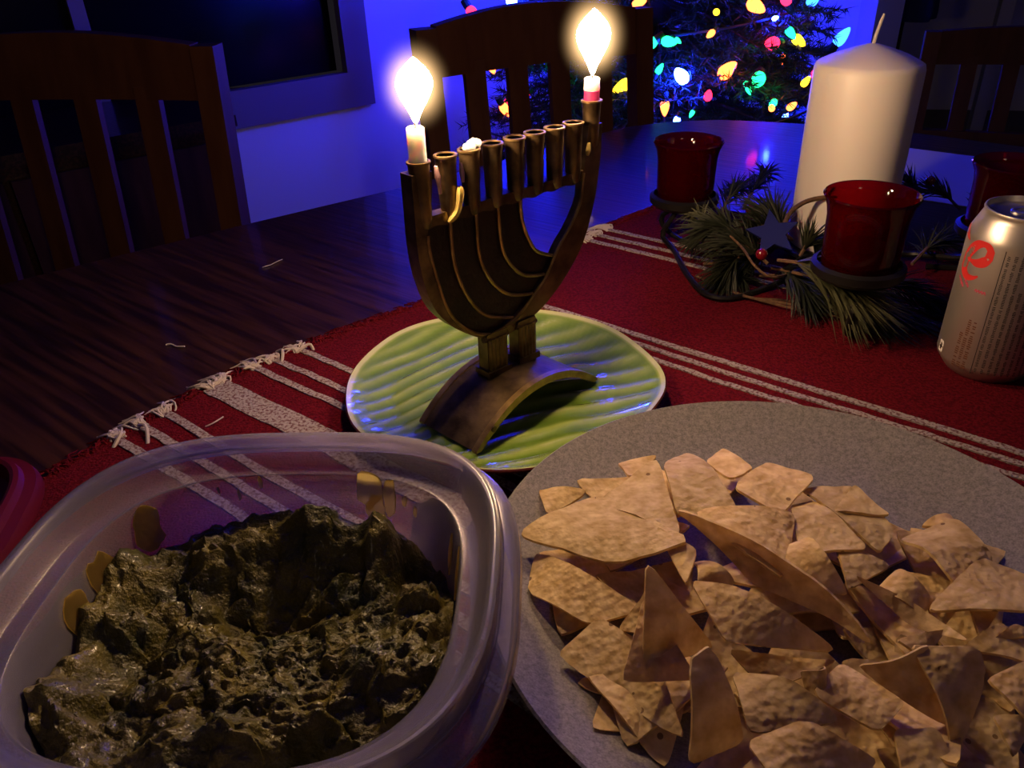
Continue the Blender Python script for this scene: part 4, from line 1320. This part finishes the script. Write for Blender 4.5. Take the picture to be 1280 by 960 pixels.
# ------------------------------------------------------------------ red lid at the left
LC = np.array([-.359, .351]); LY = math.radians(10)
lid = thing('container_lid', W(LC[0], LC[1], RT), 'red plastic lid lying upturned on the frayed edge of the runner', 'lid')
vs, fs = [], []
pl = [(a_ * .84, z_) for a_, z_ in [(.001, .0085), (.066, .0085), (.070, .0105), (.0725, .0205), (.0750, .0215), (.0780, .0205), (.0800, .0160), (.0830, .0150), (.0865, .0140), (.0885, .0095), (.0890, .0050), (.0865, .0046), (.080, .0050), (.066, .0050), (.001, .0050)]]
for a, z in pl:
    for k in range(96):
        t = 2 * math.pi * k / 96; c_, s_ = math.cos(t), math.sin(t); r = a / ((abs(c_) ** 3.2 + abs(s_) ** 3.2) ** (1 / 3.2))
        x, y = r * c_, r * s_
        vs.append(W(LC[0] + x * math.cos(LY) - y * math.sin(LY), LC[1] + x * math.sin(LY) + y * math.cos(LY), z))
for j in range(len(pl) - 1):
    for k in range(96):
        k2 = (k + 1) % 96
        fs.append((j * 96 + k, j * 96 + k2, (j + 1) * 96 + k2, (j + 1) * 96 + k))
MB().add(vs, fs).build('moulded_lid', M['red_plastic'], lid)

# ------------------------------------------------------------------ Christmas tree and its lights
TC = np.array([.42, 2.28]); TH = 1.95
tree = thing('christmas_tree', (TC[0], TC[1], 0), 'dark green Christmas tree hung with coloured bulbs in the room corner', 'tree')
MB().tube([(TC[0], TC[1], 0), (TC[0], TC[1], .8), (TC[0], TC[1], TH)], [.04, .03, .006], 10).build('trunk', M['bark'], tree)


def tree_r(z): return max(.02, .60 * (TH - z) / (TH - .25)) if z > .25 else .55


rng = np.random.default_rng(5)
tw_p0, tw_p1, twig_mb = [], [], MB()
nb = 0
for k in range(560):
    z = .28 + (TH - .34) * (rng.random() ** 1.35)
    a = rng.uniform(0, 2 * math.pi)
    R_ = tree_r(z) * rng.uniform(.82, 1.08)
    d = np.array([math.cos(a), math.sin(a), 0]); sd = np.array([-d[1], d[0], 0])
    p0 = np.array([TC[0], TC[1], z + .05]); p1 = p0 + d * R_ + [0, 0, -.10 * R_ / .5 + .02]
    twig_mb.tube([p0, (p0 + p1) / 2 + [0, 0, .01], p1], [.006, .004, .002], 4)
    for t in np.linspace(.3, 1, 9):
        b = p0 + (p1 - p0) * t
        for s in (-1, 1):
            L = .13 * (1.15 - t * .7) * rng.uniform(.7, 1.2)
            e = b + nrm(d * .8 + sd * s * .9 + np.array([0, 0, rng.uniform(-.35, .15)])) * L
            tw_p0.append(b); tw_p1.append(e)
twig_mb.build('branches', M['bark'], tree, fix=False)['kind'] = 'stuff'
P0 = np.array(tw_p0); P1 = np.array(tw_p1)
nn = 34
t = rng.random((len(P0), nn, 1))
base = P0[:, None] + (P1 - P0)[:, None] * t
ax = (P1 - P0) / np.linalg.norm(P1 - P0, axis=1, keepdims=True)
dr = ax[:, None] * .9 + rng.normal(0, .75, (len(P0), nn, 3))
dr /= np.linalg.norm(dr, axis=2, keepdims=True)
Ln = rng.uniform(.020, .036, (len(P0), nn, 1))
side = np.cross(dr, rng.normal(0, 1, dr.shape)); side /= np.linalg.norm(side, axis=2, keepdims=True)
v0 = base + side * .0016; v1 = base - side * .0016; v2 = base + dr * Ln
V_ = np.stack([v0, v1, v2], 2).reshape(-1, 3)
me = bpy.data.meshes.new('needles')
me.from_pydata((V_ - [TC[0], TC[1], 0]).tolist(), [], [(3 * i, 3 * i + 1, 3 * i + 2) for i in range(len(V_) // 3)])
me.materials.append(M['tree'])
o = bpy.data.objects.new('needles', me); COL.objects.link(o); o.parent = tree; o['kind'] = 'stuff'

BCOL = {'b': (.006, .016, 1.0), 'c': (.02, .13, 1.0), 'g': (.012, .90, .22), 'r': (1.0, .015, .06), 'o': (1.0, .12, .022), 'y': (1.0, .55, .015), 'p': (.35, .12, 1.0)}
BST = {'b': 24.0, 'c': .26, 'g': .17, 'r': .17, 'o': .30, 'y': .17, 'p': .2}
for k, c in BCOL.items():
    M['bulb_' + k] = emit_mat('bulb_' + k, c, BULB * BST[k])
M['socket'] = mat('green_socket', (.01, .04, .02), .5)
lights = thing('string_lights', (TC[0], TC[1], .3), 'string of coloured faceted bulbs wound around the Christmas tree', 'string lights')


def bulb_mesh(scale, key):
    prof = [(.0006, .046), (.004, .043), (.008, .036), (.0115, .026), (.0135, .016), (.0130, .008), (.0095, .001), (.0085, 0)]
    mb = MB().lathe([(r * scale, z * scale) for r, z in prof], (0, 0, 0), 12)
    me = bpy.data.meshes.new('bulb'); me.from_pydata(mb.v, [], mb.f); me.materials.append(M['bulb_' + key])
    me.polygons.foreach_set('use_smooth', [True] * len(me.polygons))
    return me


sm = MB().lathe([(.0001, -.022), (.0095, -.022), (.0105, -.008), (.0095, .002), (.0001, .002)], (0, 0, 0), 10)
sock = bpy.data.meshes.new('socket'); sock.from_pydata(sm.v, [], sm.f); sock.materials.append(M['socket'])
BM_ = {}


def put_bulb(P, key, scale=1.0, dirn=None):
    kk = (key, round(scale, 2))
    if kk not in BM_: BM_[kk] = bulb_mesh(scale, key)
    o = bpy.data.objects.new('bulb', BM_[kk]); COL.objects.link(o); o.parent = lights
    o.location = (np.asarray(P) - np.array(lights.location)).tolist()
    d = Vector(dirn if dirn is not None else (random.uniform(-.7, .7), random.uniform(-.7, .2), random.uniform(-.9, .9)))
    o.rotation_euler = d.to_track_quat('Z', 'Y').to_euler()
    s = bpy.data.objects.new('socket', sock); COL.objects.link(s); s.parent = o; s.scale = (scale,) * 3


def tree_hit(px, py):
    """first point of the pixel's ray inside the tree's cone"""
    d = ray(px, py)
    for t in np.linspace(1.3, 3.0, 400):
        p = CAM + d * t
        if math.hypot(p[0] - TC[0], p[1] - TC[1]) < tree_r(p[2]) * 1.0: return p
    t = ((TC[1] - CAM[1]) / d[1]); return CAM + d * t


seen = [(820, 50, 'g', 1.2), (829, 51, 'g', 1.1), (844, 48, 'g', .5), (892, 39, 'o', .7), (937, 3, 'o', 1.4), (985, 5, 'r', 1.2), (1011, 5, 'c', 1.2), (984, 35, 'g', .9), (992, 46, 'y', 1.1), (970, 54, 'r', 1.4),
        (1044, 56, 'c', 1.5), (856, 101, 'b', 1.4), (901, 95, 'o', 1.5), (949, 95, 'g', 1.5), (788, 102, 'y', 1.3), (831, 125, 'o', 1.0), (884, 124, 'r', .9), (932, 100, 'g', .5), (934, 108, 'g', .6), (969, 125, 'g', .8),
        (985, 136, 'o', .8), (965, 137, 'o', .7), (1003, 107, 'y', .8), (867, 138, 'g', .5), (821, 92, 'g', .7), (798, 141, 'p', 1.0), (895, 15, 'y', .7), (586, 10, 'r', 1.4), (640, 7, 'b', 1.4), (681, 15, 'y', 1.1),
        (611, 75, 'o', 1.2), (667, 69, 'g', 1.1), (698, 97, 'g', 1.5), (699, 136, 'g', .9), (627, 130, 'o', 1.1), (661, 116, 'r', .7), (791, 7, 'o', .9), (748, 155, 'y', .6), (848, 146, 'b', .7), (966, 24, 'b', .5), (1018, 88, 'r', .5)]
cordp = []
for px, py, k, s in seen:
    P = tree_hit(px, py)
    put_bulb(P, k, s * .76)
rb = random.Random(3)
cyc = 'bgoyrbcbpb'
n_b = 78
for i in range(n_b):
    q = i / n_b
    z = .45 + q * 1.35; a = q * 2 * math.pi * 6.4 + .5
    R_ = tree_r(z) * .97
    P = np.array([TC[0] + R_ * math.cos(a), TC[1] + R_ * math.sin(a), z])
    cordp.append(P)
    # bulbs of the string that the picture itself does not place: round the back, the sides and higher up
    v = P - CAM; zz = v @ cf; px = 640 + FPX * (v @ cxr) / zz; py = 480 - FPX * (v @ cur) / zz
    if py > -25 and math.sin(a) < .25 and 545 < px < 1080: continue
    put_bulb(P, cyc[i % 10], .8)
MB().tube(resample(cordp, 300), .003, 5).build('cord', M['cord'], lights)

# ------------------------------------------------------------------ coat stand seen through the doorway
cs = CAM + ray(1122, 40) * 2.75
stn = thing('coat_stand', (cs[0], cs[1], 0), 'dark coat stand in the doorway beyond the pillar candle', 'coat stand')
MB().tube([(cs[0], cs[1], .02), (cs[0], cs[1], 1.7)], .016, 10).build('pole', M['chair'], stn)
MB().lathe([(.001, 0), (.17, 0), (.17, .015), (.05, .03), (.001, .03)], (cs[0], cs[1], 0), 24).build('base', M['chair'], stn)
for k in range(4):
    a = k * math.pi / 2 + .4
    MB().tube([(cs[0], cs[1], 1.6), (cs[0] + .07 * math.cos(a), cs[1] + .07 * math.sin(a), 1.62), (cs[0] + .1 * math.cos(a), cs[1] + .1 * math.sin(a), 1.68)], .007, 6).build('hook', M['chair'], stn)
prof = [(.03, 1.60), (.06, 1.57), (.085, 1.45), (.075, 1.2), (.085, .95), (.10, .70), (.095, .68), (.02, .69)]
o = MB().lathe(prof, (cs[0], cs[1] - .02, 0), 40, wob=lambda t, j: 1 + (.06 + .02 * j) * math.sin(5 * t + j * .3) * .8).build('coat', M['coat'])
tag(o, 'navy blue coat hanging on the stand in the doorway', 'coat')
